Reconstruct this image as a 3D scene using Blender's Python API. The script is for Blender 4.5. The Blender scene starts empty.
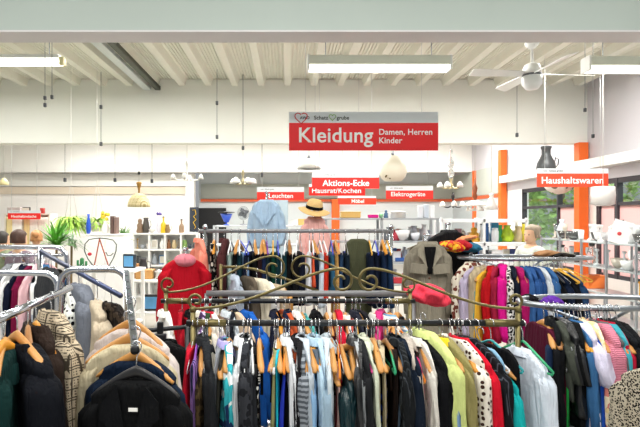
import bpy, math, random
import numpy as np
from mathutils import Vector, Matrix
R = math.radians
PI = math.pi
SC = bpy.context.scene
COL = SC.collection
VX, VY, F, CH = 287.5, 218.0, 500.0, 1.85      # where the floor lines meet, focal length in pixels, eye height

def at(px, py, Y):
    return Vector(((px - VX) * Y / F, Y, CH - (py - VY) * Y / F))
def lin(h):
    h = h.lstrip('#'); o = []
    for i in (0, 2, 4):
        c = int(h[i:i+2], 16) / 255
        o.append(c / 12.92 if c <= .04045 else ((c + .055) / 1.055) ** 2.4)
    return (o[0], o[1], o[2], 1)

# ------------------------------------------------------------------ materials
MATS = {}
def _new(name):
    m = bpy.data.materials.new(name); m.use_nodes = True
    nt = m.node_tree; b = nt.nodes['Principled BSDF']
    return m, nt, b
def mat(color, rough=.6, metal=0, noise=.06, scale=8, bump=0, trans=0, emit=0, spec=.5, coat=0):
    key = ('m', color, rough, metal, noise, scale, bump, trans, emit, spec, coat)
    if key in MATS: return MATS[key]
    m, nt, b = _new('surface_' + color.strip('#'))
    c = lin(color)
    b.inputs['Roughness'].default_value = rough; b.inputs['Metallic'].default_value = metal
    b.inputs['Specular IOR Level'].default_value = spec
    b.inputs['Transmission Weight'].default_value = trans
    b.inputs['Coat Weight'].default_value = coat
    tc = nt.nodes.new('ShaderNodeTexCoord'); nz = nt.nodes.new('ShaderNodeTexNoise')
    nz.inputs['Scale'].default_value = scale; nz.inputs['Detail'].default_value = 4
    nt.links.new(tc.outputs['Object'], nz.inputs['Vector'])
    mx = nt.nodes.new('ShaderNodeMix'); mx.data_type = 'RGBA'
    mx.inputs['A'].default_value = tuple(x * (1 - noise) for x in c[:3]) + (1,)
    mx.inputs['B'].default_value = tuple(min(1, x * (1 + noise)) for x in c[:3]) + (1,)
    nt.links.new(nz.outputs['Fac'], mx.inputs['Factor']); nt.links.new(mx.outputs['Result'], b.inputs['Base Color'])
    if bump:
        bp = nt.nodes.new('ShaderNodeBump'); bp.inputs['Strength'].default_value = bump; bp.inputs['Distance'].default_value = .01
        nt.links.new(nz.outputs['Fac'], bp.inputs['Height']); nt.links.new(bp.outputs['Normal'], b.inputs['Normal'])
    if emit:
        b.inputs['Emission Color'].default_value = c; b.inputs['Emission Strength'].default_value = emit
    MATS[key] = m
    return m

def fabric(color, pat='plain', c2='#ffffff', scale=1.0, c3=None, rough=.85):
    key = ('f', color, pat, c2, scale, c3, rough)
    if key in MATS: return MATS[key]
    m, nt, b = _new('fabric_' + pat + '_' + color.strip('#'))
    N, Lk = nt.nodes.new, nt.links.new
    b.inputs['Roughness'].default_value = .38 if pat == 'satin' else rough
    b.inputs['Specular IOR Level'].default_value = .5 if pat == 'satin' else .12
    b.inputs['Sheen Weight'].default_value = .0
    tc = N('ShaderNodeTexCoord')
    src = tc.outputs['Object']
    def rgb(c):
        n = N('ShaderNodeRGB'); v = lin(c); lum = max(v[:3]); q = min(1, lum/.28); q = .42 + .58*q*q*(3-2*q)
        n.outputs[0].default_value = (v[0]*q, v[1]*q, v[2]*q, 1); return n.outputs[0]
    def noise(s, d=3):
        n = N('ShaderNodeTexNoise'); n.inputs['Scale'].default_value = s; n.inputs['Detail'].default_value = d
        Lk(src, n.inputs['Vector']); return n
    def mixc(f, a, c):
        n = N('ShaderNodeMix'); n.data_type = 'RGBA'
        Lk(f, n.inputs['Factor']); Lk(a, n.inputs['A']); Lk(c, n.inputs['B']); return n.outputs['Result']
    def math_(op, a, v=None, bb=None):
        n = N('ShaderNodeMath'); n.operation = op
        Lk(a, n.inputs[0])
        if bb is not None: Lk(bb, n.inputs[1])
        elif v is not None: n.inputs[1].default_value = v
        return n.outputs[0]
    rot = N('ShaderNodeMapping'); rot.inputs['Rotation'].default_value = (0, 0, R(45)); Lk(src, rot.inputs['Vector'])
    def wave(axis, s, dist=0, v=None):
        n = N('ShaderNodeTexWave'); n.bands_direction = axis; n.inputs['Scale'].default_value = s
        n.inputs['Distortion'].default_value = dist; Lk(rot.outputs[0] if axis in 'XY' else src, n.inputs['Vector']); return n.outputs['Fac']
    base = rgb(color)
    if pat == 'hstripe': base = mixc(math_('GREATER_THAN', wave('Z', 9 * scale), .5), base, rgb(c2))
    elif pat == 'vstripe':
        base = mixc(math_('GREATER_THAN', wave('X', 9 * scale), .6), base, rgb(c2))
    elif pat == 'dstripe': base = mixc(math_('GREATER_THAN', wave('DIAGONAL', 9 * scale), .5), base, rgb(c2))
    elif pat == 'pin':
        base = mixc(math_('GREATER_THAN', wave('X', 16 * scale), .93), base, rgb(c2))
    elif pat == 'plaid':
        a = math_('GREATER_THAN', wave('X', 7 * scale), .55); d = math_('GREATER_THAN', wave('Z', 7 * scale), .55)
        e = math_('GREATER_THAN', wave('Z', 1.9 * scale), .72); g = math_('GREATER_THAN', wave('X', 1.9 * scale), .72)
        f1 = math_('MULTIPLY', a, bb=d)
        h = math_('MULTIPLY', math_('MAXIMUM', math_('MULTIPLY', e, bb=d), bb=math_('MULTIPLY', g, bb=a)), .9)
        base = mixc(math_('MAXIMUM', math_('MULTIPLY', f1, .9), bb=h), base, rgb(c2))
    elif pat in ('dots', 'leopard', 'floral'):
        v = N('ShaderNodeTexVoronoi'); v.inputs['Scale'].default_value = {'dots': 32, 'leopard': 46, 'floral': 22}[pat] * scale
        v.inputs['Randomness'].default_value = .35 if pat == 'dots' else 1
        Lk(src, v.inputs['Vector'])
        if pat == 'dots': base = mixc(math_('LESS_THAN', v.outputs['Distance'], .33), base, rgb(c2))
        elif pat == 'leopard': base = mixc(math_('LESS_THAN', v.outputs['Distance'], .46), base, rgb(c2))
        else:
            sp = N('ShaderNodeSeparateColor'); Lk(v.outputs['Color'], sp.inputs[0])
            base = mixc(math_('GREATER_THAN', sp.outputs[0], .5), base, rgb(c2))
            base = mixc(math_('GREATER_THAN', sp.outputs[1], .68), base, rgb(c3 or '#ffffff'))
    elif pat == 'denim':
        base = mixc(noise(5).outputs['Fac'], base, rgb(c2 if c2 != '#ffffff' else color))
    n1 = noise(11); n2 = noise(260, 1)
    hv = N('ShaderNodeHueSaturation'); Lk(base, hv.inputs['Color'])
    mr = N('ShaderNodeMapRange'); mr.inputs['To Min'].default_value = .84; mr.inputs['To Max'].default_value = 1.14
    mx = math_('ADD', math_('MULTIPLY', n1.outputs['Fac'], .7), bb=math_('MULTIPLY', n2.outputs['Fac'], .3))
    Lk(mx, mr.inputs['Value']); Lk(mr.outputs['Result'], hv.inputs['Value'])
    Lk(hv.outputs['Color'], b.inputs['Base Color'])
    bp = N('ShaderNodeBump'); bp.inputs['Distance'].default_value = .02; bp.inputs['Strength'].default_value = .75
    mp = N('ShaderNodeMapping'); mp.inputs['Scale'].default_value = (38, 38, 5); Lk(src, mp.inputs['Vector'])
    nf = N('ShaderNodeTexNoise'); nf.inputs['Scale'].default_value = 1; nf.inputs['Detail'].default_value = 2; nf.inputs['Distortion'].default_value = .4; Lk(mp.outputs['Vector'], nf.inputs['Vector'])
    if pat == 'knit': hgt = math_('ADD', math_('MULTIPLY', wave('Z', 40 * scale, 2), .3), bb=n1.outputs['Fac'])
    else: hgt = math_('ADD', math_('MULTIPLY', noise(30, 3).outputs['Fac'], .35), bb=nf.outputs['Fac'])
    Lk(hgt, bp.inputs['Height']); Lk(bp.outputs['Normal'], b.inputs['Normal'])
    MATS[key] = m
    return m

def glassmat(color='#eef6f4', rough=.03):
    return mat(color, rough, 0, 0, 3, 0, .92, 0, .5)

# ------------------------------------------------------------------ mesh helpers
class MB:
    def __init__(s): s.v = []; s.f = []; s.sm = []
    def add(s, V, Fs, smooth=True):
        o = len(s.v); s.v.extend([tuple(map(float, p)) for p in V])
        s.f.extend([tuple(i + o for i in f) for f in Fs]); s.sm.extend([smooth] * len(Fs)); return s
    def rings(s, A, cap0=True, cap1=True, closed=True, smooth=True):
        m, n = A.shape[:2]
        Fs = []
        for i in range(m - 1):
            for j in range(n if closed else n - 1):
                k = (j + 1) % n
                Fs.append((i*n + j, i*n + k, (i+1)*n + k, (i+1)*n + j))
        if cap0: Fs.append(tuple(range(n))[::-1])
        if cap1: Fs.append(tuple((m-1)*n + j for j in range(n)))
        return s.add(A.reshape(-1, 3), Fs, smooth)
    def box(s, x0, x1, y0, y1, z0, z1, bev=0, M=None):
        if bev:
            b = min(bev, abs(x1-x0)/2.01, abs(y1-y0)/2.01, abs(z1-z0)/2.01)
            P = []
            for (z, i) in ((z0, b), (z0+b, 0), (z1-b, 0), (z1, b)):
                a0, a1, b0, b1 = x0+i, x1-i, y0+i, y1-i
                P.append([(a0+b-i*.0, b0, z), (a1-b, b0, z), (a1, b0+b, z), (a1, b1-b, z), (a1-b, b1, z), (a0+b, b1, z), (a0, b1-b, z), (a0, b0+b, z)])
            A = np.array(P, float)
            if M is not None: A = np.array([[M @ Vector(p) for p in r] for r in A], float)
            return s.rings(A, smooth=False)
        V = [(x0,y0,z0),(x1,y0,z0),(x1,y1,z0),(x0,y1,z0),(x0,y0,z1),(x1,y0,z1),(x1,y1,z1),(x0,y1,z1)]
        if M is not None: V = [M @ Vector(p) for p in V]
        return s.add(V, [(3,2,1,0),(4,5,6,7),(0,1,5,4),(1,2,6,5),(2,3,7,6),(3,0,4,7)], False)
    def tube(s, pts, r, n=8, flat=None):
        P = [Vector(p) for p in pts]; m = len(P)
        rr = r if isinstance(r, (list, tuple)) else [r] * m
        up = Vector((0, 0, 1)); out = []; u = None
        for i in range(m):
            t = (P[min(i+1, m-1)] - P[max(i-1, 0)])
            if t.length < 1e-9: t = Vector((0, 0, 1))
            t.normalize()
            if u is None:
                u = t.cross(up)
                if u.length < .05: u = t.cross(Vector((0, 1, 0)))
            else: u = u - t * u.dot(t)
            u.normalize(); w = t.cross(u)
            ring = []
            for j in range(n):
                a = 2*PI*j/n
                ring.append(P[i] + u*math.cos(a)*rr[i] + w*math.sin(a)*rr[i]*(flat or 1))
            out.append(ring)
        return s.rings(np.array([[tuple(p) for p in r_] for r_ in out]))
    def lathe(s, prof, c=(0,0,0), n=20, sq=1.0):
        A = np.array([[(c[0]+r*math.cos(2*PI*j/n), c[1]+sq*r*math.sin(2*PI*j/n), c[2]+z) for j in range(n)] for r, z in prof])
        return s.rings(A)
    def ball(s, c, r, n=14, m=9, sc=(1,1,1)):
        A = np.array([[(c[0]+sc[0]*r*math.sin(PI*i/m)*math.cos(2*PI*j/n), c[1]+sc[1]*r*math.sin(PI*i/m)*math.sin(2*PI*j/n), c[2]-sc[2]*r*math.cos(PI*i/m)) for j in range(n)] for i in np.linspace(.12, m-.12, m+1)])
        return s.rings(A)
    def leaf(s, p, d, L, w, droop=.5, seg=4, up=Vector((0,0,1))):
        d = Vector(d).normalized(); side = d.cross(up)
        if side.length < .01: side = Vector((1,0,0))
        side.normalize(); P = Vector(p); V = []; Fs = []
        for i in range(seg+1):
            f = i/seg; ww = w*math.sin(PI*min(.98, .12+f*.88))
            V += [P - side*ww, P + Vector((0,0,.12*ww)), P + side*ww]
            dd = (d + Vector((0,0,-droop*f*2))).normalized(); P = P + dd*(L/seg)
        for i in range(seg):
            a = i*3
            Fs += [(a, a+1, a+4, a+3), (a+1, a+2, a+5, a+4)]
        return s.add(V, Fs)
    def build(s, name, m, parent=None):
        me = bpy.data.meshes.new(name)
        me.from_pydata(s.v, [], s.f)
        me.polygons.foreach_set('use_smooth', s.sm)
        me.update()
        me.materials.append(m)
        o = bpy.data.objects.new(name, me); COL.objects.link(o)
        if parent: o.parent = parent
        return o

LABELS = {}
def tag(o, label, cat, group=None, kind=None):
    if kind: o['kind'] = kind
    if label:
        o['label'] = label; o['category'] = cat
        n = len(label.split())
        if not 4 <= n <= 16: print('LABEL LENGTH', n, label)
        if label in LABELS: print('LABEL TWICE', label)
        LABELS[label] = 1
    if group: o['group'] = group
    return o
def empty(name, loc=(0,0,0), rz=0):
    o = bpy.data.objects.new(name, None); COL.objects.link(o)
    o.location = loc; o.rotation_euler = (0, 0, rz); o.empty_display_size = .05
    return o
def struct(o): o['kind'] = 'structure'; return o
def text_mesh(parent, s, m, x0, x1, zc, y, name='lettering', bold=.02, hmax=None):
    cu = bpy.data.curves.new(name, 'FONT'); cu.body = s; cu.size = 1; cu.offset = bold; cu.extrude = .02; cu.space_character = 1.03
    t = bpy.data.objects.new(name, cu); COL.objects.link(t)
    bpy.context.view_layer.update()
    me = bpy.data.meshes.new_from_object(t.evaluated_get(bpy.context.evaluated_depsgraph_get()))
    bpy.data.objects.remove(t)
    n = len(me.vertices); co = np.zeros(n*3); me.vertices.foreach_get('co', co); co = co.reshape(-1, 3)
    a, b = co.min(0), co.max(0)
    k = (x1-x0)/(b[0]-a[0])
    kz = k
    if hmax and (b[1]-a[1])*k > hmax: kz = hmax/(b[1]-a[1])
    out = np.zeros_like(co)
    out[:, 0] = x0 + (co[:, 0]-a[0])*k
    out[:, 2] = zc + (co[:, 1]-(a[1]+b[1])/2)*kz
    out[:, 1] = y - .0006 - (co[:, 2]-a[2])*.05
    me.vertices.foreach_set('co', out.ravel()); me.update()
    me.materials.clear(); me.materials.append(m)
    o = bpy.data.objects.new(name, me); COL.objects.link(o); o.parent = parent
    return o

CHROME = lambda: mat('#c4c9d2', .16, 1, .05, 12)
STEEL = lambda: mat('#9ba1a8', .3, .9, .08, 14)
BRONZE = lambda: mat('#6f6540', .38, .7, .3, 24)
BLACKM = lambda: mat('#202326', .4, .3, .1, 20)
GREYR = lambda: mat('#85878a', .5, .3, .2, 40)
WHITE = lambda: mat('#f1f1ee', .5, 0, .02)

# ------------------------------------------------------------------ garments
def fold_fn(rng, amp, kz=9):
    T = [(rng.randint(3, 8), rng.uniform(-kz, kz), rng.uniform(0, 6.28), rng.uniform(.4, 1)) for _ in range(5)]
    T += [(rng.randint(8, 13), rng.uniform(-3, 3), rng.uniform(0, 6.28), rng.uniform(.2, .45)) for _ in range(3)]
    def f(th, z):
        o = 0
        for n, m, p, a in T: o = o + a*np.sin(n*th + m*z + p)
        return o*amp/2.2
    return f
def body_rings(rng, L, sw, hem, tk, neck=.055, ztop=-.066, slope=.42, fold=.010, n=44, rows=20, ns=6):
    th = np.linspace(0, 2*PI, n, endpoint=False)
    c, s = np.cos(th), np.sin(th)
    cx = np.sign(c)*np.abs(c)**.75; sy = np.sign(s)*np.abs(s)**.75
    f1 = fold_fn(rng, fold); f2 = fold_fn(rng, fold*.8)
    lean = rng.uniform(-.03, .03); sway = rng.uniform(0, 6)
    A = []
    z0 = ztop - .030
    for i in range(ns + rows):
        if i < ns:
            g = math.sin(PI/2*(i/ns)); w = neck + (sw-neck)*g; zr = ztop - .030*(i/ns)**2; k = 1; t = .018 + (tk*.8-.018)*g; fa = .15
        else:
            g = (i-ns)/(rows-1); zr = z0 - g*(L + z0 + 0)*1.0; w = sw + (hem-sw)*g + .008*math.sin(3*g+sway); k = max(0, 1-g*L/.28); t = tk*(.8+.35*min(1, g*2)); fa = .3+.7*min(1, g*2.2)
        x = w*cx; y = t*sy
        z = zr - slope*np.maximum(0, np.abs(x)-neck)*k
        fy = f1(th, z)*fa; fx = f2(th, z)*fa
        rim = np.abs(c)
        if g == 1 and i > ns: z = z + .006*np.sin(3*th+sway)
        A.append(np.stack([x*(1 + fx/ max(w, .05)*.5), y + fy*(.55+.45*(1-rim)) + lean*(z) + .012*np.sin(4*z+sway), z], 1))
    return np.array(A)
def sleeve_rings(rng, side, sw, zs, Ls, r0=.052, r1=.036, sy=.8, out=.02, fwd=.02, n=20, rows=14):
    th = np.linspace(0, 2*PI, n, endpoint=False)
    ff = fold_fn(rng, .008, 26)
    A = []; bend = rng.uniform(.2, 1)
    for i in range(rows+3):
        if i < 3: g = 0; rr = r0*(.35, .72, .93)[i]; z = zs - (0, .012, .03)[i]; xo = -.035 + .012*i
        else: g = (i-3)/(rows-1); rr = r0 + (r1-r0)*g; z = zs - .05 - g*(Ls-.05); xo = out*math.sin(g*PI*.8)
        x = side*(sw - .004 + xo) + rr*np.cos(th) ; y = fwd*g*g*2*bend + rr*sy*np.sin(th)
        d = ff(th, z)
        A.append(np.stack([x + d*np.cos(th)*1.2, y + d*np.sin(th)*1.2, np.full(n, z) - .12*(x-side*sw)*(1-g)*side], 1))
    return np.array(A)

def slab_rings(rng, w0, w1, tk, ztop, L, fold=.006, n=36, rows=16, x0=0):
    th = np.linspace(0, 2*PI, n, endpoint=False); c, s = np.cos(th), np.sin(th)
    cx = np.sign(c)*np.abs(c)**.6; sy = np.sign(s)*np.abs(s)**.7
    f1 = fold_fn(rng, fold, 6); A = []; lean = rng.uniform(-.04, .04)
    for i in range(rows+3):
        if i < 3: g = 0; t = tk*(.3, .7, .92)[i]; z = ztop - (0, .006, .018)[i]; fa = .1
        else: g = (i-3)/(rows-1); t = tk*(1+.25*g); z = ztop-.02 - g*(L-.02); fa = .2+.8*g
        w = w0+(w1-w0)*g
        A.append(np.stack([x0 + w*cx + f1(th, z)*fa*.5, t*sy + f1(th, z)*fa + lean*(z-ztop), np.full(n, z)+ (.004*np.sin(4*th) if g == 1 else 0)], 1))
    return np.array(A)

HANGC = {'wood': ('#c08845', 'wooden'), 'dwood': ('#9c6a35', 'brown wooden'), 'white': ('#eceef0', 'white plastic'), 'black': ('#1b1b1d', 'black'),
         'gold': ('#cf8a22', 'amber wooden'), 'yellow': ('#e8b33a', 'yellow plastic'), 'blue': ('#3b4fc4', 'blue plastic'), 'purple': ('#7a3aa0', 'purple plastic'),
         'wire': ('#b9bdc2', 'thin wire'), 'green': ('#2a9d6c', 'green plastic'), 'orange': ('#f08a24', 'orange plastic'), 'pink': ('#e64f9a', 'pink plastic'), 'teal': ('#2b9aa0', 'teal plastic')}
def hanger(loc, rz, typ, label, group, w=.20, rail=.016, bar=False, detail=True, tilt=0):
    col, nm = HANGC[typ]
    thick = {'wood': .011, 'dwood': .011, 'gold': .011, 'black': .009, 'wire': .0022}.get(typ, .006)
    rt = empty('clothes_hanger', loc, rz); tag(rt, label, 'hanger', group)
    r = rail + .0035
    hk = [(r*math.cos(a), 0, r*math.sin(a)) for a in np.linspace(R(-25), R(205), 10)] + [(-r*.55, 0, -r*1.25), (-.002, 0, -r*1.9), (0, 0, -.085)]
    m = MB().tube(hk, .0026, 6); m.build('hook', mat('#c9ccd0', .25, .8, .05), rt)
    hm = mat(col, .42, 0, .14, 30) if typ != 'wire' else mat(col, .3, .8)
    m = MB()
    if typ in ('wood', 'dwood', 'gold', 'black'):
        pts = []
        for u in np.linspace(-1, 1, 15):
            au = abs(u); pts.append((u*w, 0.012*au*au, -.082 - .088*au**1.25))
        A = []
        for i, p in enumerate(pts):
            u = abs(np.linspace(-1, 1, 15)[i]); hh = .021*(1-u*.45); tt = thick*(1+.5*u)
            if i in (0, 14): hh *= .5; tt *= .6
            A.append([(p[0], p[1]+tt*math.cos(a), p[2]+hh*math.sin(a)-.008) for a in np.linspace(0, 2*PI, 10, endpoint=False)])
        m.rings(np.array(A))
        if bar: m.tube([(-w*.9, .008, -.165), (-w*.85, .004, -.188), (w*.85, .004, -.188), (w*.9, .008, -.165)], .005, 6)
    else:
        pts = [(-w, 0, -.175), (-w*.5, 0, -.125), (-.02, 0, -.088), (0, 0, -.082), (.02, 0, -.088), (w*.5, 0, -.125), (w, 0, -.175)]
        m.tube(pts, thick, 6)
        m.tube([(-w, 0, -.175), (-w*.97, 0, -.188), (w*.97, 0, -.188), (w, 0, -.175)], thick*.9, 6)
    m.build('shoulder_bar', hm, rt)
    return rt

def garment(kind, loc, rz, fab, label, cat, name, group=None, seed=0, L=None, tk=.03, sw=None, opts=None):
    """one hung piece of clothing: origin on the rail, shoulders along local X, front towards local +Y"""
    o = opts or {}; rng = random.Random(seed)
    rt = empty(name, loc, rz); tag(rt, label, cat, group)
    cf = o.get('collar', fab)
    if kind in ('shirt', 'jacket', 'coat', 'tee', 'knit', 'vest', 'top'):
        D = {'shirt': (.72, .20, .215, .50), 'jacket': (.72, .215, .225, .52), 'coat': (1.0, .22, .25, .56), 'tee': (.62, .20, .22, .20), 'knit': (.62, .205, .215, .52), 'vest': (.60, .17, .19, 0), 'top': (.60, .17, .20, 0)}[kind]
        L = L or D[0]; sw = sw or D[1]; hem = D[2]*sw/D[1]; Ls = o.get('sl', D[3])
        neck = o.get('neck', {'tee': .075, 'top': .10, 'knit': .075}.get(kind, .055))
        ztop = {'top': -.104}.get(kind, -.066)
        MB().rings(body_rings(rng, L, sw, hem, tk, neck, ztop, fold=o.get('fold', .013))).build('body', fab, rt)
        zs = ztop - .03 - .42*(sw-neck)
        if Ls:
            r0 = o.get('r0', .040); r1 = o.get('r1', r0*(.95 if kind == 'tee' else .74))
            for sd in (1, -1):
                sl = MB().rings(sleeve_rings(rng, sd, sw-.012, zs, Ls, r0, r1, o.get('sy', min(1, tk*1.15/r0)), o.get('out', .02), o.get('fwd', .02))).build('sleeve', o.get('sleeve', fab), rt)
        if kind in ('shirt', 'jacket', 'coat'):
            th = np.linspace(0, 2*PI, 24, endpoint=False); A = []
            big = 1.35 if kind == 'coat' else 1
            for (rx, ry, z) in ((.055, .030, -.092), (.056, .032, -.074), (.058*big, .034, -.058), (.066*big, .042, -.064), (.080*big, .048, -.094*big)):
                A.append(np.stack([rx*np.cos(th), ry*np.sin(th) , z - .055*np.maximum(0, np.sin(th))*1.0 + np.zeros(24)], 1))
            MB().rings(np.array(A), False, False).build('collar', cf, rt)
        if o.get('front'):
            fy = tk*1.15
            m = MB().box(-.016, .016, fy*.75, fy*.75+.008, -L+.02, -.22, .003); m.build('placket', o.get('lapel', fab), rt)
            for k in range(4):
                z = -.28 - k*.1
                b = MB().lathe([(.009, -.003), (.011, 0), (.009, .003)], (0, 0, 0), 10).build('button', mat(o.get('btn', '#2a2a2a'), .4), rt)
                b.rotation_euler = (R(90), 0, 0); b.location = (.0, fy*.75+.012, z)
            for sd in (1, -1):
                V = [(sd*.052, .034, -.075), (sd*.10, .045, -.125), (sd*.105, .052, -.18), (sd*.085, .055, -.195), (sd*.012, .060, -.30), (sd*.01, .050, -.26)]
                V = [(x, y*tk/.05+.012, z) for x, y, z in V]; W = [(x, y+.007, z) for x, y, z in V]
                n = len(V); Fs = [tuple(range(n)), tuple(range(2*n-1, n-1, -1))] + [(i, (i+1) % n, n+(i+1) % n, n+i) for i in range(n)]
                MB().add(V+W, Fs, False).build('lapel', o.get('lapel', fab), rt)
    elif kind == 'dress':
        L = L or .95; sw = sw or .14
        MB().rings(body_rings(rng, L, sw, o.get('hem', .2), tk, sw*.8, -.24, .05, o.get('fold', .012))).build('body', fab, rt)
        for sd in (1, -1):
            MB().tube([(sd*sw*.8, .012, -.285), (sd*sw*.72, .012, -.2), (sd*sw*.66, 0, -.112), (sd*sw*.72, -.014, -.2), (sd*sw*.8, -.014, -.285)], .007, 6).build('strap', fab, rt)
    elif kind == 'pants':
        L = L or .52; sw = sw or .16
        MB().rings(slab_rings(rng, sw, sw*1.05, tk, -.178, L-.178)).build('legs', fab, rt)
        MB().rings(slab_rings(rng, sw*.97, sw*.95, tk*1.12, -.178-(L-.178)*.78, (L-.178)*.2, rows=5)).build('waistband', cf, rt)
    elif kind == 'skirt':
        L = L or .7; sw = sw or .15
        MB().rings(slab_rings(rng, sw, sw*1.3, tk, -.19, L-.19, .011)).build('body', fab, rt)
        MB().rings(slab_rings(rng, sw*1.02, sw*1.02, tk*1.1, -.187, .035, .001, rows=3)).build('waistband', cf, rt)
        for sd in (1, -1): MB().box(sd*sw*.8-.012, sd*sw*.8+.012, -tk-.004, tk+.004, -.215, -.165, .003).build('clip', mat('#26272a', .4), rt)
    elif kind == 'trousers':
        L = L or 1.0; sw = sw or .17
        for sd in (1, -1): MB().rings(slab_rings(rng, sw*.5, sw*.42, tk, -.23, L-.23, .006, 24, 14, sd*sw*.5)).build('trouser_leg', fab, rt)
        MB().rings(slab_rings(rng, sw*1.0, sw*1.0, tk*1.08, -.187, .06, .001, rows=3)).build('waistband', cf, rt)
    elif kind == 'tie':
        L = L or .62; x0 = o.get('x0', .15)
        MB().rings(slab_rings(rng, .024, .044, tk*.5, -.098-.36*x0, L, .003, 20, 14, x0)).build('blade', fab, rt)
        MB().rings(slab_rings(rng, .018, .026, tk*.4, -.098-.36*x0, L*.8, .003, 20, 10, x0-.02)).build('tail', fab, rt)
    elif kind == 'scarf':
        L = L or .6; x0 = o.get('x0', .1)
        MB().rings(slab_rings(rng, .07, .055, tk, -.088-.36*x0, L, .014, 28, 18, x0)).build('front_fall', fab, rt)
        MB().rings(slab_rings(rng, .065, .05, tk*.8, -.09-.36*x0, L*.75, .012, 28, 14, x0-.05)).build('back_fall', fab, rt)
    return rt
CATN = {'shirt': ('shirt', 'shirt'), 'jacket': ('jacket', 'jacket'), 'coat': ('coat', 'coat'), 'tee': ('t_shirt', 't-shirt'), 'knit': ('sweater', 'sweater'), 'vest': ('vest', 'vest'),
        'top': ('top', 'top'), 'dress': ('dress', 'dress'), 'pants': ('folded_trousers', 'trousers'), 'skirt': ('skirt', 'skirt'), 'trousers': ('trousers', 'trousers'), 'tie': ('necktie', 'tie'), 'scarf': ('scarf', 'scarf')}
# ------------------------------------------------------------------ the hall
def boxobj(name, x0, x1, y0, y1, z0, z1, m, parent=None, bev=0):
    return MB().box(x0, x1, y0, y1, z0, z1, bev).build(name, m, parent)
WALLM = mat('#f3f1ef', .8, 0, .015, 3); BEAMM = mat('#e7e9e2', .75, 0, .03, 2)
BLUISH = mat('#dfe6ea', .8, 0, .02, 3); ORANGE = mat('#ee6a1f', .5, 0, .05, 6); REDM = mat('#e31b1e', .5, 0, .02, 5)
CEILZ = 4.91
struct(boxobj('floor', -12.2, 6.8, -2.2, 20.2, -.1, 0, mat('#a9a59c', .35, 0, .12, 5)))
# corrugated deck: broad ribs running away from the eye with fine grooves between
prof = []
for n in range(-21, 13):
    x = n*.58
    prof += [(x-.11, 0), (x-.065, -.15), (x+.065, -.15), (x+.11, 0)]
    for k in range(1, 6):
        g = x + .11 + k*.06
        prof += [(g-.012, 0), (g-.005, .022), (g+.005, .022), (g+.012, 0)]
V = []; Fs = []
for (x, z) in prof: V += [(x, -2.2, CEILZ+z), (x, 20.2, CEILZ+z)]
for i in range(len(prof)-1): Fs.append((2*i, 2*i+1, 2*i+3, 2*i+2))
o = len(V); V += [(prof[0][0], -2.2, CEILZ+.3), (prof[0][0], 20.2, CEILZ+.3), (prof[-1][0], 20.2, CEILZ+.3), (prof[-1][0], -2.2, CEILZ+.3)]
Fs.append((o, o+1, o+2, o+3))
struct(MB().add(V, Fs, False).build('ceiling', mat('#e4e3d7', .6, 0, .04, 3)))
struct(boxobj('trim_1', -12.2, 6.8, 4.4, 4.65, 3.5, 4.9, mat('#a9b5b0', .75, 0, .05, 1.0)))
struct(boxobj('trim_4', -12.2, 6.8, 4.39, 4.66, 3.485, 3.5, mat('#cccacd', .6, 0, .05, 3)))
struct(boxobj('trim_2', -12.2, 6.75, 11, 11.3, 3.5, 4.9, BEAMM))
struct(boxobj('trim_3', -12.2, 6.6, 17.9, 18.2, 3.5, 4.9, mat('#f6f6f3', .75, 0, .02, 2)))
# back walls: the left one steps forward of the right one
struct(boxobj('wall_back', -3.55, 6.8, 20, 20.2, 0, 5.0, mat('#dde4e6', .8, 0, .02, 3)))
wl = struct(boxobj('wall_left', -12.2, -3.75, 18.6, 18.8, 0, 5.0, WALLM))
struct(boxobj('wall_side', -12.3, -12.2, -2.2, 20.2, 0, 5.0, WALLM))
struct(boxobj('trim_5', -12.2, -3.75, 18.45, 18.6, 3.02, 3.5, mat('#e4e4df', .75, 0, .03, 2)))
struct(boxobj('trim_6', -12.2, -3.75, 18.5, 18.6, 2.74, 3.0, mat('#dccfbd', .7, 0, .05, 2)))
struct(boxobj('trim_7', -3.75, -3.45, 18.4, 18.8, 0, 3.5, WHITE()))
struct(boxobj('trim_8', -3.45, 6.6, 19.9, 20, 2.62, 3.2, mat('#b9bdb4', .7, 0, .04, 2)))
struct(boxobj('trim_9', -3.45, 6.6, 19.86, 20, 2.50, 2.60, mat('#d9653c', .6, 0, .05, 3)))
struct(boxobj('door_1', -3.55, -2.45, 19.93, 20, 0, 2.25, mat('#141518', .6)))
struct(boxobj('trim_10', -2.3, 1.5, 19.9, 20, .3, .45, WHITE()))
# orange columns
struct(boxobj('trim_11', 6.36, 6.56, 10.9, 11.1, 0, 3.5, ORANGE))
struct(boxobj('trim_12', 6.40, 6.58, 15.0, 15.2, 0, 3.9, ORANGE))
struct(boxobj('trim_13', 6.5, 6.75, 17.4, 17.6, 0, 3.5, ORANGE))
struct(boxobj('trim_14', 1.75, 2.05, 19.7, 19.9, 0, 2.6, ORANGE))
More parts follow.
